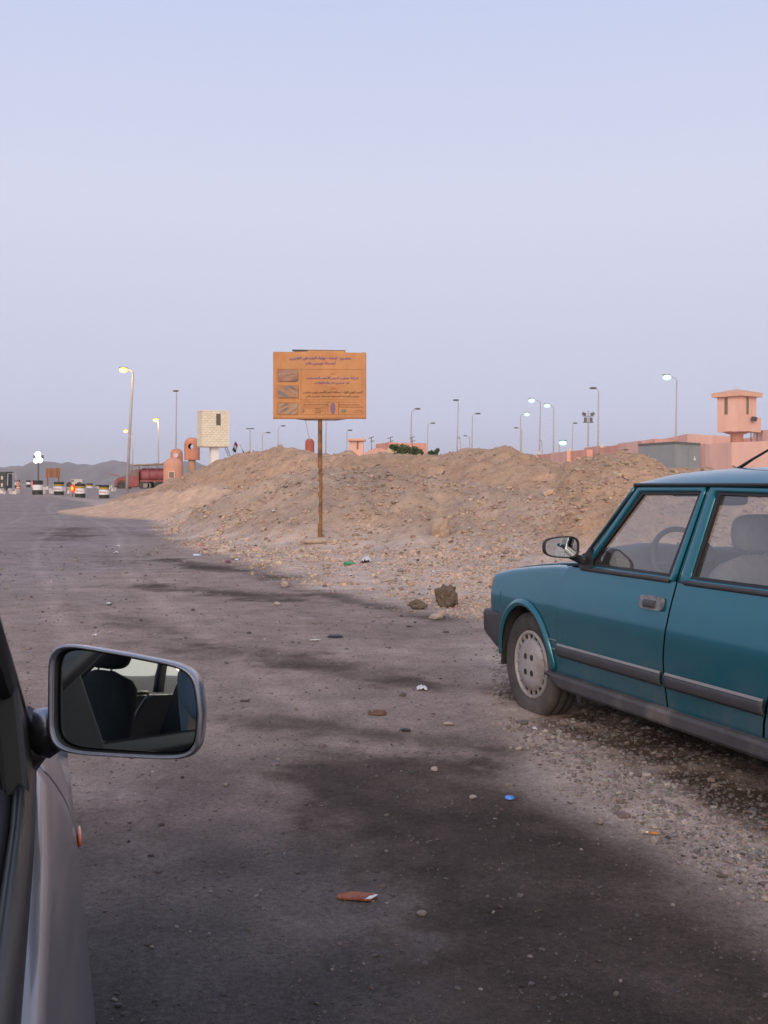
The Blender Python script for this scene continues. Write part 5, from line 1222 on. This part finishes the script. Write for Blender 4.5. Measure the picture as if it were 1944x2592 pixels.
# ------------------------------------------------------------------ bushes
LEAF = [mat('leaf green', c, rough=.7, var=.25, scale=3) for c in ((.055, .10, .022), (.08, .13, .03), (.035, .065, .02))]
BARK = mat('bark', (.16, .10, .07), rough=.95, var=.2)
def bush(name, pts, Y, label, n, trunk):
    c = PX(*trunk, Y); o = empty(name, (c.x, Y, gz(c.x, Y)), 0, label, 'bush'); c0 = Vector((c.x, Y, gz(c.x, Y)))
    r2_ = random.Random(hash(label) % 1000 if False else len(label)); m = [MB(), MB(), MB()]; tr = MB()
    for (px, py, rx, rz_) in pts:
        cc = PX(px, py, Y) - c0; rx *= Y / F; rz_ *= Y / F
        tr.tube([Vector((0, 0, -.2)), cc * .5 + Vector((r2_.uniform(-.1, .1), 0, 0)), cc], [.09, .05, .02], 6)
        for k in range(n):
            a = r2_.uniform(0, 6.28); b = math.acos(r2_.uniform(-1, 1)); q = r2_.uniform(.35, 1.08)
            p = cc + Vector((rx * math.cos(a) * math.sin(b), rx * .9 * math.sin(a) * math.sin(b), rz_ * math.cos(b))) * q
            d = Vector((r2_.gauss(0, 1), r2_.gauss(0, 1), r2_.gauss(.2, .8))).normalized(); e = d.cross(Vector((r2_.gauss(0, 1), r2_.gauss(0, 1), r2_.gauss(0, 1)))).normalized()
            s_ = r2_.uniform(.05, .11); w_b = s_ * .45
            m[r2_.randrange(3)].add([p - d * s_, p + e * w_b, p + d * s_, p - e * w_b], [(0, 1, 2, 3)])
    tr.build('branches', BARK, o, smooth=True)
    for k in range(3): m[k].build('foliage', LEAF[k], o, fix=False)
bush('green_bush', [(1010, 1135, 22, 11), (1030, 1140, 24, 13), (1050, 1142, 16, 12), (995, 1131, 10, 6), (1062, 1146, 10, 9), (1020, 1150, 26, 8)], 76, 'large green bush growing before the pink flat-roofed building', 420, (1025, 1160))
bush('small_tree', [(1090, 1147, 8, 7), (1102, 1146, 7, 8), (1108, 1140, 4, 5), (1096, 1153, 12, 5)], 80, 'small dark green bush right of the pink flat-roofed building', 170, (1097, 1160))
# ------------------------------------------------------------------ checkpoint at far left
BBLK = mat('black barrel paint', (.028, .026, .026), rough=.7, var=.2); BWHT = mat('white barrel paint', (.74, .71, .73), rough=.7, var=.1, scale=5); BYEL = mat('yellow barrel stripe', (.55, .34, .02), rough=.7, var=.1); BRED = mat('faded red dash', (.45, .12, .12), rough=.8)
def barrel(px, py_top, py_bot, label, stripe=True, red=True, yj=0.0):
    hpx = py_bot - py_top; Y = .90 * F / hpx; c = PX(px, py_bot, Y); z = gz(c.x, Y)
    o = empty('striped_barrel', (c.x, Y, z), yj, label, 'barrel', 'striped barrels lining the checkpoint'); r_ = .325
    def ring(nm, z0, z1, mm, k=1.0): return MB().lathe([(r_ * k, z0), (r_ * k * 1.01, (z0 + z1) / 2), (r_ * k, z1)], 24).build(nm, mm, o, smooth=True)
    zt = c.z + .90 - z
    ring('lower_band', -.1, zt - .62, BBLK); ring('white_band', zt - .62, zt - .28, BWHT, 1.004)
    if stripe: ring('dark_band', zt - .28, zt - .24, BBLK); ring('yellow_band', zt - .24, zt - .16, BYEL, 1.006); ring('upper_band', zt - .16, zt, BBLK)
    else: ring('upper_band', zt - .28, zt, BBLK)
    MB().lathe([(0, zt - .03), (r_ - .02, zt - .03), (r_ - .01, zt + .015), (r_ + .012, zt + .015), (r_ + .012, zt - .02)], 24).build('lid', BBLK, o)
    if red: MB().grid(6, 2, lambda u, v: Vector((r_ * 1.025 * math.cos(-2.3 + 1.3 * u), r_ * 1.025 * math.sin(-2.3 + 1.3 * u), zt - .47 + .05 * v - .03 * u))).build('red_dash', BRED, o)
barrel(95.5, 1216.5, 1251, 'black and white barrel without yellow stripe, below the light tower', False, False)
barrel(149, 1220.5, 1254, 'striped barrel with yellow band, second from the left in the front row')
barrel(203, 1225, 1260, 'striped barrel with yellow band beside the red warning light')
barrel(263.5, 1228, 1263, 'striped barrel with yellow band nearest the tall lamp pole, right end of the front row')
barrel(227, 1224, 1246, 'smaller striped barrel behind, between the two right front barrels')
barrel(248, 1227, 1245, 'small barrel mostly hidden behind the rightmost front barrel')
barrel(288, 1227, 1250, 'black and white barrel under the front of the red truck', False, False)
barrel(72, 1216, 1231, 'far black and white barrel left of the light tower', False, False)
barrel(23, 1216, 1233, 'far barrel at the far left beside the dark container', True, False)
barrel(44, 1215, 1233, 'far barrel behind the orange cone at left', False, False)
barrel(318, 1234, 1244, 'tiny white barrel behind the tall lamp pole', False, False)
# cones
CONE = mat('faded orange cone', (.55, .20, .08), rough=.7, var=.1)
for px, y0, y1, lab in ((46, 1217, 1249, 'tall faded orange traffic cone at the left of the barrel row'), (391, 1216, 1236, 'orange traffic cone by the rear wheel of the red truck')):
    Y = .95 * F / (y1 - y0) * (1 if px < 100 else 1.0); c = PX(px, y1, Y); z = gz(c.x, Y); o = empty('traffic_cone', (c.x, Y, z), 0, lab, 'traffic cone')
    MB().lathe([(.19, 0), (.17, .06), (.05, .92), (.02, .95), (0, .95)], 18).build('cone', CONE, o, smooth=True); MB().box((0, 0, .02), (.42, .42, .05)).build('base', CONE, o)
    MB().lathe([(.128, .38), (.095, .55)], 18).build('reflective_band', BWHT, o, smooth=True)
# light tower with bright lamps
Yl = 90; cl = PX(97, 1228, Yl); zl = gz(cl.x, Yl); lt = empty('light_tower', (cl.x, Yl, zl), 0, 'short mast with a cluster of glaring white floodlights at far left', 'light tower')
zt = PX(0, 1158, Yl).z - zl
MB().tube([(0, 0, -.1), (0, 0, zt - .2)], .07, 8).build('mast', HEADM, lt)
for dx, dz, rr_ in ((-.02, .26, .23), (-.18, -.26, .20), (.17, -.24, .20)): MB().ell((dx, -.05, zt + dz), (rr_, .12, rr_), 18, 10).build('floodlight', WHT, lt, smooth=True)
for dx in (-.33, .33): MB().box((dx, .05, zt + .05), (.16, .2, .3)).build('lamp_housing', HEADM, lt, bevel=.02)
# warning lights
RL = lit('red warning light', (1.0, .045, .01), 1.3); OL = lit('orange lamp core', (1.0, .42, .02), 1.6); PKL = lit('dim red light', (1.0, .12, .16), 1.2)
Yk = 70.5; ck = PX(184, 1246, Yk); wl = empty('warning_light', (ck.x, Yk, gz(ck.x, Yk)), 0, 'glowing red and orange warning light left of a striped barrel', 'warning light'); dz = ck.z - gz(ck.x, Yk)
MB().tube([(0, 0, -.05), (0, 0, dz + .1)], .03, 6).build('stand', HEADM, wl); MB().ell((0, 0, dz + .24), (.17, .12, .26), 14, 10).build('red_lens', RL, wl, smooth=True); MB().ell((0, -.08, dz + .24), (.09, .08, .15), 12, 8).build('glowing_core', OL, wl, smooth=True)
ck = PX(82, 1226, 72); wl = empty('warning_light', (ck.x, 72, gz(ck.x, 72)), 0, 'thin dim red light at the left edge of the barrel below the light tower', 'warning light'); dz = ck.z - gz(ck.x, 72)
MB().tube([(0, 0, -.05), (0, 0, dz - .2)], .02, 6).build('stand', HEADM, wl); MB().ell((0, 0, dz), (.045, .04, .24), 10, 8).build('red_lens', PKL, wl, smooth=True)
# brown billboard
Yo = 110; cb = PX(134, 1224, Yo); bb = empty('billboard', (cb.x, Yo, gz(cb.x, Yo)), 0, 'weathered brown wooden billboard seen before the hills', 'billboard')
zz = gz(cb.x, Yo); wood = [mat('brown board plank', c, rough=.9, var=.2, scale=3) for c in ((.26, .115, .055), (.22, .095, .05), (.30, .145, .075))]
for k in range(7):
    a = PX(116 + 5.2 * k, 1185, Yo); b = PX(121.0 + 5.2 * k, 1209, Yo)
    MB().box(((a.x + b.x) / 2 - cb.x, .01 * (k % 2), (a.z + b.z) / 2 - zz), (b.x - a.x, .05, a.z - b.z)).build('plank', wood[(k * 2) % 3], bb)
for px in (120, 148): MB().box((PX(px, 0, Yo).x - cb.x, .07, (PX(0, 1190, Yo).z - zz) / 2), (.1, .08, PX(0, 1190, Yo).z - zz)).build('post', wood[1], bb)
# pale concrete blocks and loaded pallets beyond the barrels
CONC = [mat('pale concrete block', c, rough=.95, var=.15, scale=3) for c in ((.52, .46, .46), (.42, .37, .37), (.60, .54, .50))]
r5_ = random.Random(11)
GL = 'pale concrete blocks scattered behind the barrels'
for k in range(60):
    px = r5_.choice([r5_.uniform(0, 45), r5_.uniform(108, 145), r5_.uniform(160, 192), r5_.uniform(250, 290)]); Y = r5_.uniform(72, 105); w, h = r5_.uniform(.16, .42), r5_.uniform(.14, .36)
    x = (px - 972) / F * Y; o = MB().prism([(-w / 2, -.2, -.05), (w / 2, -.2, -.05), (w * .4, -.16, h), (-w * .38, -.16, h * .9)], (0, .4, 0)).build('concrete_block', CONC[k % 3], None, bevel=.02)
    o.location = (x, Y, gz(x, Y)); o.rotation_euler = (0, 0, r5_.uniform(-.6, .6)); tag(o, 'pale rough concrete block lying among the barrels of the checkpoint', 'block', GL)
# white pickup load seen between barrels
def simple_vehicle(px0, px1, py0, py1, Y, label, body, nm='parked_van'):
    a, b = PX(px0, py0, Y), PX(px1, py1, Y); w, h = b.x - a.x, a.z - gz((a.x + b.x) / 2, Y)
    o = empty(nm, ((a.x + b.x) / 2, Y, gz((a.x + b.x) / 2, Y)), 0, label, 'van')
    MB().prism([(-w / 2, 0, .35), (w / 2, 0, .35), (w / 2, 0, h), (-w * .18, 0, h), (-w * .30, 0, h * .68), (-w / 2, 0, h * .60)], (0, 1.7, 0)).build('body', body, o, bevel=.04)
    MB().prism([(-w * .29, -.01, h * .70), (-w * .02, -.01, h * .70), (-w * .02, -.01, h * .92), (-w * .17, -.01, h * .92)], (0, .02, 0)).build('window', DARKW, o)
    for q in (-.32, .32): MB().lathe([(0, -.1), (.2, -.1), (.32, -.09), (.33, .1)], 18, axis='Y', c=(q * w, .05, .33)).build('wheel', TYRE, o)
simple_vehicle(168, 208, 1213, 1240, 118, 'pale dusty van parked beyond the barrels below the brown billboard', mat('dusty white van paint', (.50, .46, .45), rough=.5, var=.1))
# dark container at the left edge
Yd = 95; a = PX(-30, 1196, Yd); b = PX(15, 1228, Yd); dc = empty('dark_cabin', ((a.x + b.x) / 2, Yd, gz(a.x, Yd)), 0, 'dark guard cabin with pale patches at the far left edge', 'cabin'); h = a.z - gz(a.x, Yd)
MB().box((0, .8, h / 2), (b.x - a.x, 1.6, h)).build('wall', mat('dark cabin steel', (.035, .038, .045), rough=.6, var=.2), dc); MB().box((0, .8, h + .04), (b.x - a.x + .2, 1.8, .08)).build('roof', HEADM, dc)
for k in range(2): MB().box(((b.x - a.x) / 2 - .34, -.01, h * (.35 + .37 * k)), (.16, .04, .3)).build('pale_panel', CONC[2], dc)
fr5 = empty('metal_frame', tuple(PX(30, 1230, 92)), 0, 'grey metal goalpost frame beside the dark cabin', 'frame'); o0 = PX(30, 1230, 92); m = MB()
m.tube([PX(19, 1229, 92) - o0, PX(20, 1199, 92) - o0, PX(40, 1200, 92) - o0, PX(41, 1229, 92) - o0], .05, 6).build('tube_frame', POLE, fr5)

# ------------------------------------------------------------------ red tanker truck
Yt = 100.0
MAR = mat('dusty maroon truck paint', (.23, .028, .032), rough=.5, var=.15, scale=1.5, col2=(.27, .06, .06), mixscale=1.2)
TANKM = mat('dusty red tank', (.23, .035, .045), rough=.55, var=.2, scale=1.2, col2=(.29, .085, .085), mixscale=.9)
c0 = PX(352, 1242, Yt); tzg = c0.z; truck = empty('tanker_truck', (c0.x, Yt, tzg), 0, 'maroon tanker truck facing left behind the barrels and domed kiosk', 'truck')
def T(px, py, y=0.0): p = PX(px, py, Yt); return Vector((p.x - c0.x, y, p.z - tzg))
# cab side outline: hood, windscreen, roof, rear wall
MB().prism([T(290, 1230), T(289, 1218), T(292, 1212), T(312, 1206), T(328, 1204), T(332, 1191), T(350, 1188), T(352, 1192), T(352, 1232), T(330, 1234), T(318, 1234), T(316, 1224), T(308, 1220), T(302, 1224), T(299, 1232)], (0, 2.1, 0)).build('cab', MAR, truck, bevel=.05)
MB().prism([T(331, 1205, -.02), T(334, 1193.5, -.02), T(346, 1191.5, -.02), T(346, 1205, -.02)], (0, .03, 0)).build('side_window', DARKW, truck)
MB().prism([T(331, 1207, -.02), T(347, 1207, -.02), T(347, 1231, -.02), T(331, 1231, -.02)], (0, .03, 0)).build('door', MAR, truck, bevel=.005)
fdv = MB(); fdv.grid(14, 3, lambda u, v: T(309 - 13 * math.cos(math.pi * u), 1232 - 14 * math.sin(math.pi * u), -.12 + .5 * v)).build('fender', MAR, truck, smooth=True, solid=.05)
MB().ell(T(291, 1214, .3), (.12, .16, .12), 12, 8).build('headlight', LAMPG, truck, smooth=True)
tk = MB()
def tkf(u, v):
    a = 2 * math.pi * v; x = T(356 + 64 * u, 1202); e = .6
    return Vector((x.x, 1.05 + 1.05 * math.copysign(abs(math.cos(a)) ** e, math.cos(a)), T(0, 1202.5).z + .62 * math.copysign(abs(math.sin(a)) ** e, math.sin(a))))
tk.grid(10, 28, tkf, wv=True)
tk.add([tkf(0, k / 28) for k in range(28)], [tuple(range(28))]); tk.add([tkf(1, k / 28) for k in range(28)], [tuple(range(28))])
tank = tk.build('tank', TANKM, truck, smooth=True, sharp=50)
for k in range(4): MB().tube([tkf(.04 + .3 * k, j / 28) + Vector((0, 0, 0)) for j in range(29)], .03, 5).build('tank_band', MAR, tank)
MB().box(T(388, 1217.5, .9), (2.4, 2.0, .14)).build('tank_skirt', MAR, truck)
MB().prism([T(330, 1176, -.05), T(421, 1172, -.05), T(421, 1175, -.05), T(330, 1179, -.05)], (0, 2.2, 0)).build('top_walkway', mat('weathered timber rack', (.33, .24, .15), rough=.9, var=.2), truck)
for px in (334, 352, 375, 398, 418): MB().box((T(px, 0).x, .02, T(0, 1184).z), (.06, .06, .8)).build('rack_post', HEADM, truck)
MB().box(T(385, 1224, 1.05), (4.6, .9, .18)).build('chassis', BLACKR, truck)
for px in (308, 366, 405):
    for y in (.12, 1.95): MB().lathe([(0, -.12), (.26, -.13), (.30, -.17), (.46, -.17), (.50, -.1), (.50, .1), (.46, .15)], 28, axis='Y', c=(T(px, 0).x, y, .50)).build('wheel', TYRE, truck, smooth=True)
MB().box(T(372, 1229, .2), (.7, .5, .4)).build('side_box', mat('grey toolbox', (.25, .22, .20), rough=.7, var=.2), truck, bevel=.03)
MB().tube([T(279, 1200), T(297, 1204), T(303, 1207)], .05, 6).build('front_rail', wood[2], truck)

# ------------------------------------------------------------------ hills
def hills(name, tab, Y, depth, col_, seed):
    xs = np.linspace(tab[0][0], tab[-1][0], 260); ps = np.interp(xs, [t[0] for t in tab], [t[1] for t in tab])
    m = MB(); n = 14; amp = fbm(xs, xs * 0, .07, 4, seed)
    def fn(u, v):
        i = int(round(u * 259)); hz = (1225 - ps[i]) * Y / F + CAMZ + amp[i] * 4
        rr_ = v * 2 - 1; w = 1 - abs(rr_) ** 1.25
        yy = Y + depth * rr_ + 40 * vnoise(np.array([xs[i] * .05]), np.array([v * 7.]), seed)[0]
        rough_ = 18 * (fbm(np.array([xs[i]]), np.array([v * 30.]), .05, 4, seed + 3)[0]) * (1 - w) * w * 4
        return Vector(((xs[i] - 972) / F * Y, yy, -8 + (hz + 8) * w + rough_))
    o = m.grid(260, n * 2 + 1, fn).build(name, mat('bare brown hill', col_, rough=1, var=.12, scale=.004), None, smooth=True); o['kind'] = 'structure'
hills('hills', [(-900, 1190), (-500, 1175), (-200, 1185), (0, 1181), (15, 1180), (40, 1180), (68, 1183), (93, 1177), (114, 1171), (139, 1176), (162, 1170), (183, 1176), (205, 1178), (232, 1178), (257, 1169), (278, 1166), (300, 1169), (320, 1176), (345, 1178), (380, 1172), (420, 1168), (470, 1166), (496, 1170), (515, 1178), (550, 1177), (570, 1176), (583, 1170), (610, 1165), (700, 1172), (800, 1185), (1000, 1205), (1400, 1215)], 1500, 240, (.20, .155, .15), 4)

# ------------------------------------------------------------------ larger stones and litter, one by one
def rock(name, px, py, wpx, hpx, label, col_, Y=None, cat='stone', seed=1, group=None, jag=.18, e=.8):
    if Y is None:
        Y = 1.3 * F / max(20, (py + hpx / 2 - 1225))
        for _ in range(30):
            z = gz((px - 972) / F * Y, Y); Y = .5 * Y + .5 * (CAMZ - z) * F / max(15, py + hpx * .5 - 1225)
    k = Y / F; c = PX(px, py, Y); rr_ = np.random.default_rng(seed)
    bm = bmesh.new(); bmesh.ops.create_icosphere(bm, subdivisions=3, radius=1)
    dirs = rr_.normal(0, 1, (9, 3)); dirs /= np.linalg.norm(dirs, axis=1)[:, None]; cut = rr_.uniform(.62, .92, 9)
    for v in bm.verts:
        p = np.array(v.co)
        for d_, c_ in zip(dirs, cut):
            t = p @ d_
            if t > c_: p = p - d_ * (t - c_) * .9
        p = p * (1 + jag * .35 * rr_.normal())
        v.co = (p[0] * wpx / 2 * k * 1.1, p[1] * (wpx + hpx) / 4 * k, p[2] * hpx / 2 * k * 1.15)
    me = bpy.data.meshes.new(name); bm.to_mesh(me); bm.free(); me.materials.append(col_)
    o = bpy.data.objects.new(name, me); COL.objects.link(o); zg = gz(c.x, Y)
    o.location = (c.x, Y, max(zg + hpx * k * .28, min(c.z, zg + hpx * k * .5))); return tag(o, label, cat, group)
RK = mat('pale dusty boulder', (.40, .29, .225), rough=.95, var=.15, scale=5, bump=.6, bscale=14); RK2 = mat('dark earthy clod', (.14, .10, .075), rough=1, var=.3, scale=14, bump=1.0, bscale=30)
RKG = mat('grey field stone', (.24, .20, .19), rough=.95, var=.15, scale=14, bump=.5, bscale=40); RKL = mat('light grey stone', (.36, .30, .27), rough=.95, var=.15, scale=10, bump=.4, bscale=30)
rock('boulder', 1114, 1347, 48, 58, 'tall pale pointed boulder on the slope between sign post and teal car', RK, seed=4)
rock('boulder', 1316, 1252, 44, 48, 'pale slanting rock slab high on the right heap', RK, seed=9)
rock('earth_clod', 1129, 1509, 56, 54, 'big dark crumbly clod of earth on the rubble left of the teal car', RK2, seed=12, cat='clod', jag=.3)
rock('earth_clod', 1060, 1531, 46, 22, 'flat dark clod beside the big clod, nearer the road', RK2, seed=13, cat='clod', jag=.3)
rock('stone', 1103, 1560, 34, 16, 'pinkish flat stone in front of the big dark clod', RKL, seed=14)
rock('stone', 985, 1466, 52, 18, 'broad flat pale slab in the rubble below the sign', RKL, seed=15)
rock('stone', 1519, 2077, 21, 19, 'round grey stone on the gravel edge near the bottom right', RKG, seed=16)
rock('stone', 1626, 2104, 21, 13, 'pale oval stone beside the cigarette butt', RKL, seed=17)
rock('stone', 1100, 1946, 17, 12, 'small pale stone at the upper edge of the big dark stain', RKL, seed=18)
rock('stone', 1197, 2017, 17, 10, 'small pale stone inside the dark stain left of the blue cap', RKL, seed=19)
rock('stone', 572, 1986, 14, 10, 'small dark stone on the road right below the silver mirror', RKG, seed=20)
rock('stone', 1068, 2311, 24, 12, 'dark flat stone in the lower part of the dark stain', RKG, seed=21)
rock('stone', 1135, 1831, 26, 9, 'flat pale stone on the road edge before the front wheel', RKL, seed=22)
r6 = random.Random(5)
for k in range(90):
    px = r6.uniform(560, 1330); py = r6.uniform(1240, 1560); 
    if py > 1390 + max(0, (px - 640)) * .26 + (60 if px < 700 else 60): continue
    if py > 1360 and px < 640: continue
    s_ = r6.uniform(9, 20); rock('stone', px, py, s_, s_ * r6.uniform(.5, .8), 'loose stone on the rubble slope between the road and the heaps', r6.choice([RK, RKL, RKL, RKG]), seed=100 + k, group='loose stones on the rubble slope')
def on_ground(px, py):
    Y = 1.3 * F / max(20, py - 1225)
    for _ in range(40):
        z = gz((px - 972) / F * Y, Y); Y = .5 * Y + .5 * (CAMZ - z) * F / max(15, py - 1225)
    x = (px - 972) / F * Y; return x, Y, gz(x, Y), Y / F
def litter(name, px, py, label, cat, builder, rz=0.0):
    x, Y, z, k = on_ground(px, py); o = builder(k); o.name = name; o.location = (x, Y, z + .004); o.rotation_euler = (0, 0, rz); return tag(o, label, cat)
WPAP = mat('white crumpled paper', (.72, .70, .72), rough=.8, var=.06, scale=20); BLUEC = mat('bright blue plastic', (.09, .28, .80), rough=.35, var=.03); GREENP = mat('green plastic', (.04, .26, .12), rough=.3, var=.1)
def crumple(w, h, d, mm, seed):
    def f(k):
        r_ = np.random.default_rng(seed); m = MB(); n = 9
        hz = r_.uniform(0, 1, (n, n)); 
        return m.grid(n, n, lambda u, v: Vector(((u - .5) * w * k, (v - .5) * d * k * 1.0, hz[int(round(v * 8)), int(round(u * 8))] * h * k * math.sin(math.pi * min(1, max(0, u * .9 + .05))) * .9 + .002))).build('litter', mm, None, smooth=True, solid=.002)
    return f
def bottle(w, mm):
    def f(k):
        L_ = w * k; return MB().lathe([(0, -L_ / 2), (L_ * .13, -L_ / 2), (L_ * .14, -L_ * .1), (L_ * .12, .12 * L_), (L_ * .05, .36 * L_), (L_ * .05, L_ / 2), (0, L_ / 2)], 16).build('litter', mm, None, smooth=True)
    return f
o = litter('plastic_bag', 927, 1422, 'white plastic bag lying on the slope below the sign', 'bag', crumple(26, 16, 60, WPAP, 1))
def lying(o, dz): o.rotation_euler = (R(90), 0, R(80)); o.location.z += dz
o = litter('plastic_bottle', 885, 1433, 'flattened green plastic bottle left of the white bag', 'bottle', bottle(30, GREENP)); o.rotation_euler = (R(90), 0, R(75)); o.location.z += .04
PBOT = mat('clear blue bottle plastic', (.42, .55, .72), rough=.2, var=.1, scale=30)
o = litter('plastic_bottle', 500, 1410, 'pale blue bottle at the foot of the heap, left of the sign', 'bottle', bottle(22, PBOT)); o.rotation_euler = (R(90), 0, R(85)); o.location.z += .03
o = litter('plastic_bottle', 1470, 1361, 'clear bottle on the slope behind the teal car mirror', 'bottle', bottle(20, PBOT)); o.rotation_euler = (R(90), 0, R(80)); o.location.z += .03
litter('paper_scrap', 1068, 1745, 'crumpled white paper scrap on the road before the teal car', 'paper', crumple(26, 9, 40, WPAP, 2))
litter('paper_scrap', 598, 1419, 'small white scrap at the heap foot near the red wrapper', 'paper', crumple(11, 6, 22, WPAP, 3))
litter('wrapper', 577, 1424, 'small dark red wrapper beside a white scrap at the heap foot', 'wrapper', crumple(14, 6, 26, mat('dark red foil', (.28, .03, .06), rough=.4), 4))
litter('wrapper', 870, 1477, 'tiny pink wrapper on the rubble below the white bag', 'wrapper', crumple(13, 5, 24, mat('pink foil', (.50, .10, .22), rough=.4), 5))
for k, (px, py, lab) in enumerate(((567, 1315, 'white scrap high on the left heap'), (299, 1384, 'white scrap on the road left, farthest'), (294, 1400, 'white scrap on the road left, just before the farthest one'), (275, 1529, 'tiny white scrap on the dusty road above the silver mirror'), (889, 1457, 'tiny white scrap below the green bottle'), (1098, 1449, 'white scrap on the rubble above the dark clod'), (1063, 1534, 'white scrap stuck in the flat dark clod'), (1302, 1286, 'white rubbish by the pale rock slab on the right heap'), (692, 1345, 'white dot of paper on the heap left of the sign post'), (1640, 2146 - 300, 'tiny white paper on gravel beside the car sill'), (240, 1610, 'white speck on the road just above the mirror'), (1354, 1847, 'white chip on the gravel before the front wheel'))):
    litter('paper_scrap', px, py, lab, 'paper', crumple(10, 5, 18, WPAP, 20 + k))
litter('paper_strip', 798, 1622, 'narrow white paper strip beside the black rubber patch', 'paper', crumple(28, 2, 14, mat('cream paper', (.62, .58, .50), rough=.8), 7), .2)
litter('rubber_patch', 848, 1613, 'black oval piece of rubber lying on the road', 'rubber', lambda k: MB().lathe([(0, .014), (.04, .015), (.058, .010), (.066, 0)], 20).build('litter', BLACKR, None, smooth=True))
litter('can_lid', 955, 1807, 'flat rusty brown lid on the road', 'lid', lambda k: MB().lathe([(0, .004), (.045, .004), (.048, .010), (.052, .0)], 24).build('litter', mat('rusty lid', (.16, .075, .05), rough=.8, var=.3, scale=30), None))
litter('flat_scrap', 1025, 1851, 'small flat black scrap on the road before the teal car', 'scrap', crumple(28, 3, 20, BLACKR, 9))
litter('flat_scrap', 620, 1776, 'small flat brown scrap on the road right of the mirror', 'scrap', crumple(24, 2, 14, mat('brown scrap', (.09, .06, .05), rough=.9), 10))
litter('bottle_cap', 1290, 2023, 'bright blue bottle cap on the dark stain', 'bottle cap', lambda k: MB().lathe([(0, .008), (.0155, .0085), (.0185, .006), (.0195, 0)], 28).build('litter', BLUEC, None, smooth=True, sharp=50))
def butt(k):
    o = MB().tube([(-.018, 0, .005), (.018, 0, .005)], .0045, 10).build('litter', mat('orange cigarette filter', (.60, .22, .06), rough=.8), None, smooth=True)
    MB().tube([(-.028, 0, .005), (-.0182, 0, .005)], .0044, 10).build('paper_end', WPAP, o); return o
litter('cigarette_butt', 1654, 2115, 'orange cigarette butt with white tip on the gravel', 'cigarette butt', butt, R(-25))
def carton(k):
    m = MB(); w, d, h = .100, .060, .006
    cm = mat('worn orange brown carton', (.34, .105, .05), rough=.8, var=.25, scale=40, col2=(.20, .06, .035), mixscale=25, bump=.3, bscale=60)
    pts = [(-.052, -.006, 0), (-.046, -.018, 0), (.020, -.030, 0), (.034, -.028, 0), (.050, -.004, 0), (.046, .006, 0), (-.016, .022, 0), (-.046, .008, 0)]
    o = m.prism([Vector(p) * 1.05 for p in pts], (0, 0, h)).build('litter', cm, None, bevel=.0012)
    MB().prism([Vector((.0208, -.0335, h + .0005)), Vector((.036, -.0325, h + .0005)), Vector((.0535, -.005, h + .0005)), Vector((.046, -.003, h + .0008)), Vector((.040, -.012, h + .0008)), Vector((.031, -.014, h + .0008)), Vector((.028, -.022, h + .0008))], (0, 0, .001)).build('torn_edge', WPAP, o)
    return o
litter('cardboard_carton', 905, 2273, 'flattened orange brown carton with torn white end on the road', 'carton', carton, R(0)).scale = (1.17, 1.17, 1.17)
bpy.context.view_layer.update()

# ------------------------------------------------------------------ evening haze
hz = MB().box((0, 900, 48), (4600, 4200, 110)).build('haze', STONE, None)
hm = bpy.data.materials.new('evening haze'); hm.use_nodes = True; ht_ = hm.node_tree; ht_.nodes.clear()
ho_ = ht_.nodes.new('ShaderNodeOutputMaterial'); pv = ht_.nodes.new('ShaderNodeVolumePrincipled'); pv.inputs['Color'].default_value = (.90, .90, .96, 1); pv.inputs['Density'].default_value = .00030; pv.inputs['Anisotropy'].default_value = 0.0
ht_.links.new(pv.outputs[0], ho_.inputs['Volume']); hz.data.materials.clear(); hz.data.materials.append(hm); tag(hz, 'thin evening haze in the air', 'haze', kind='stuff')
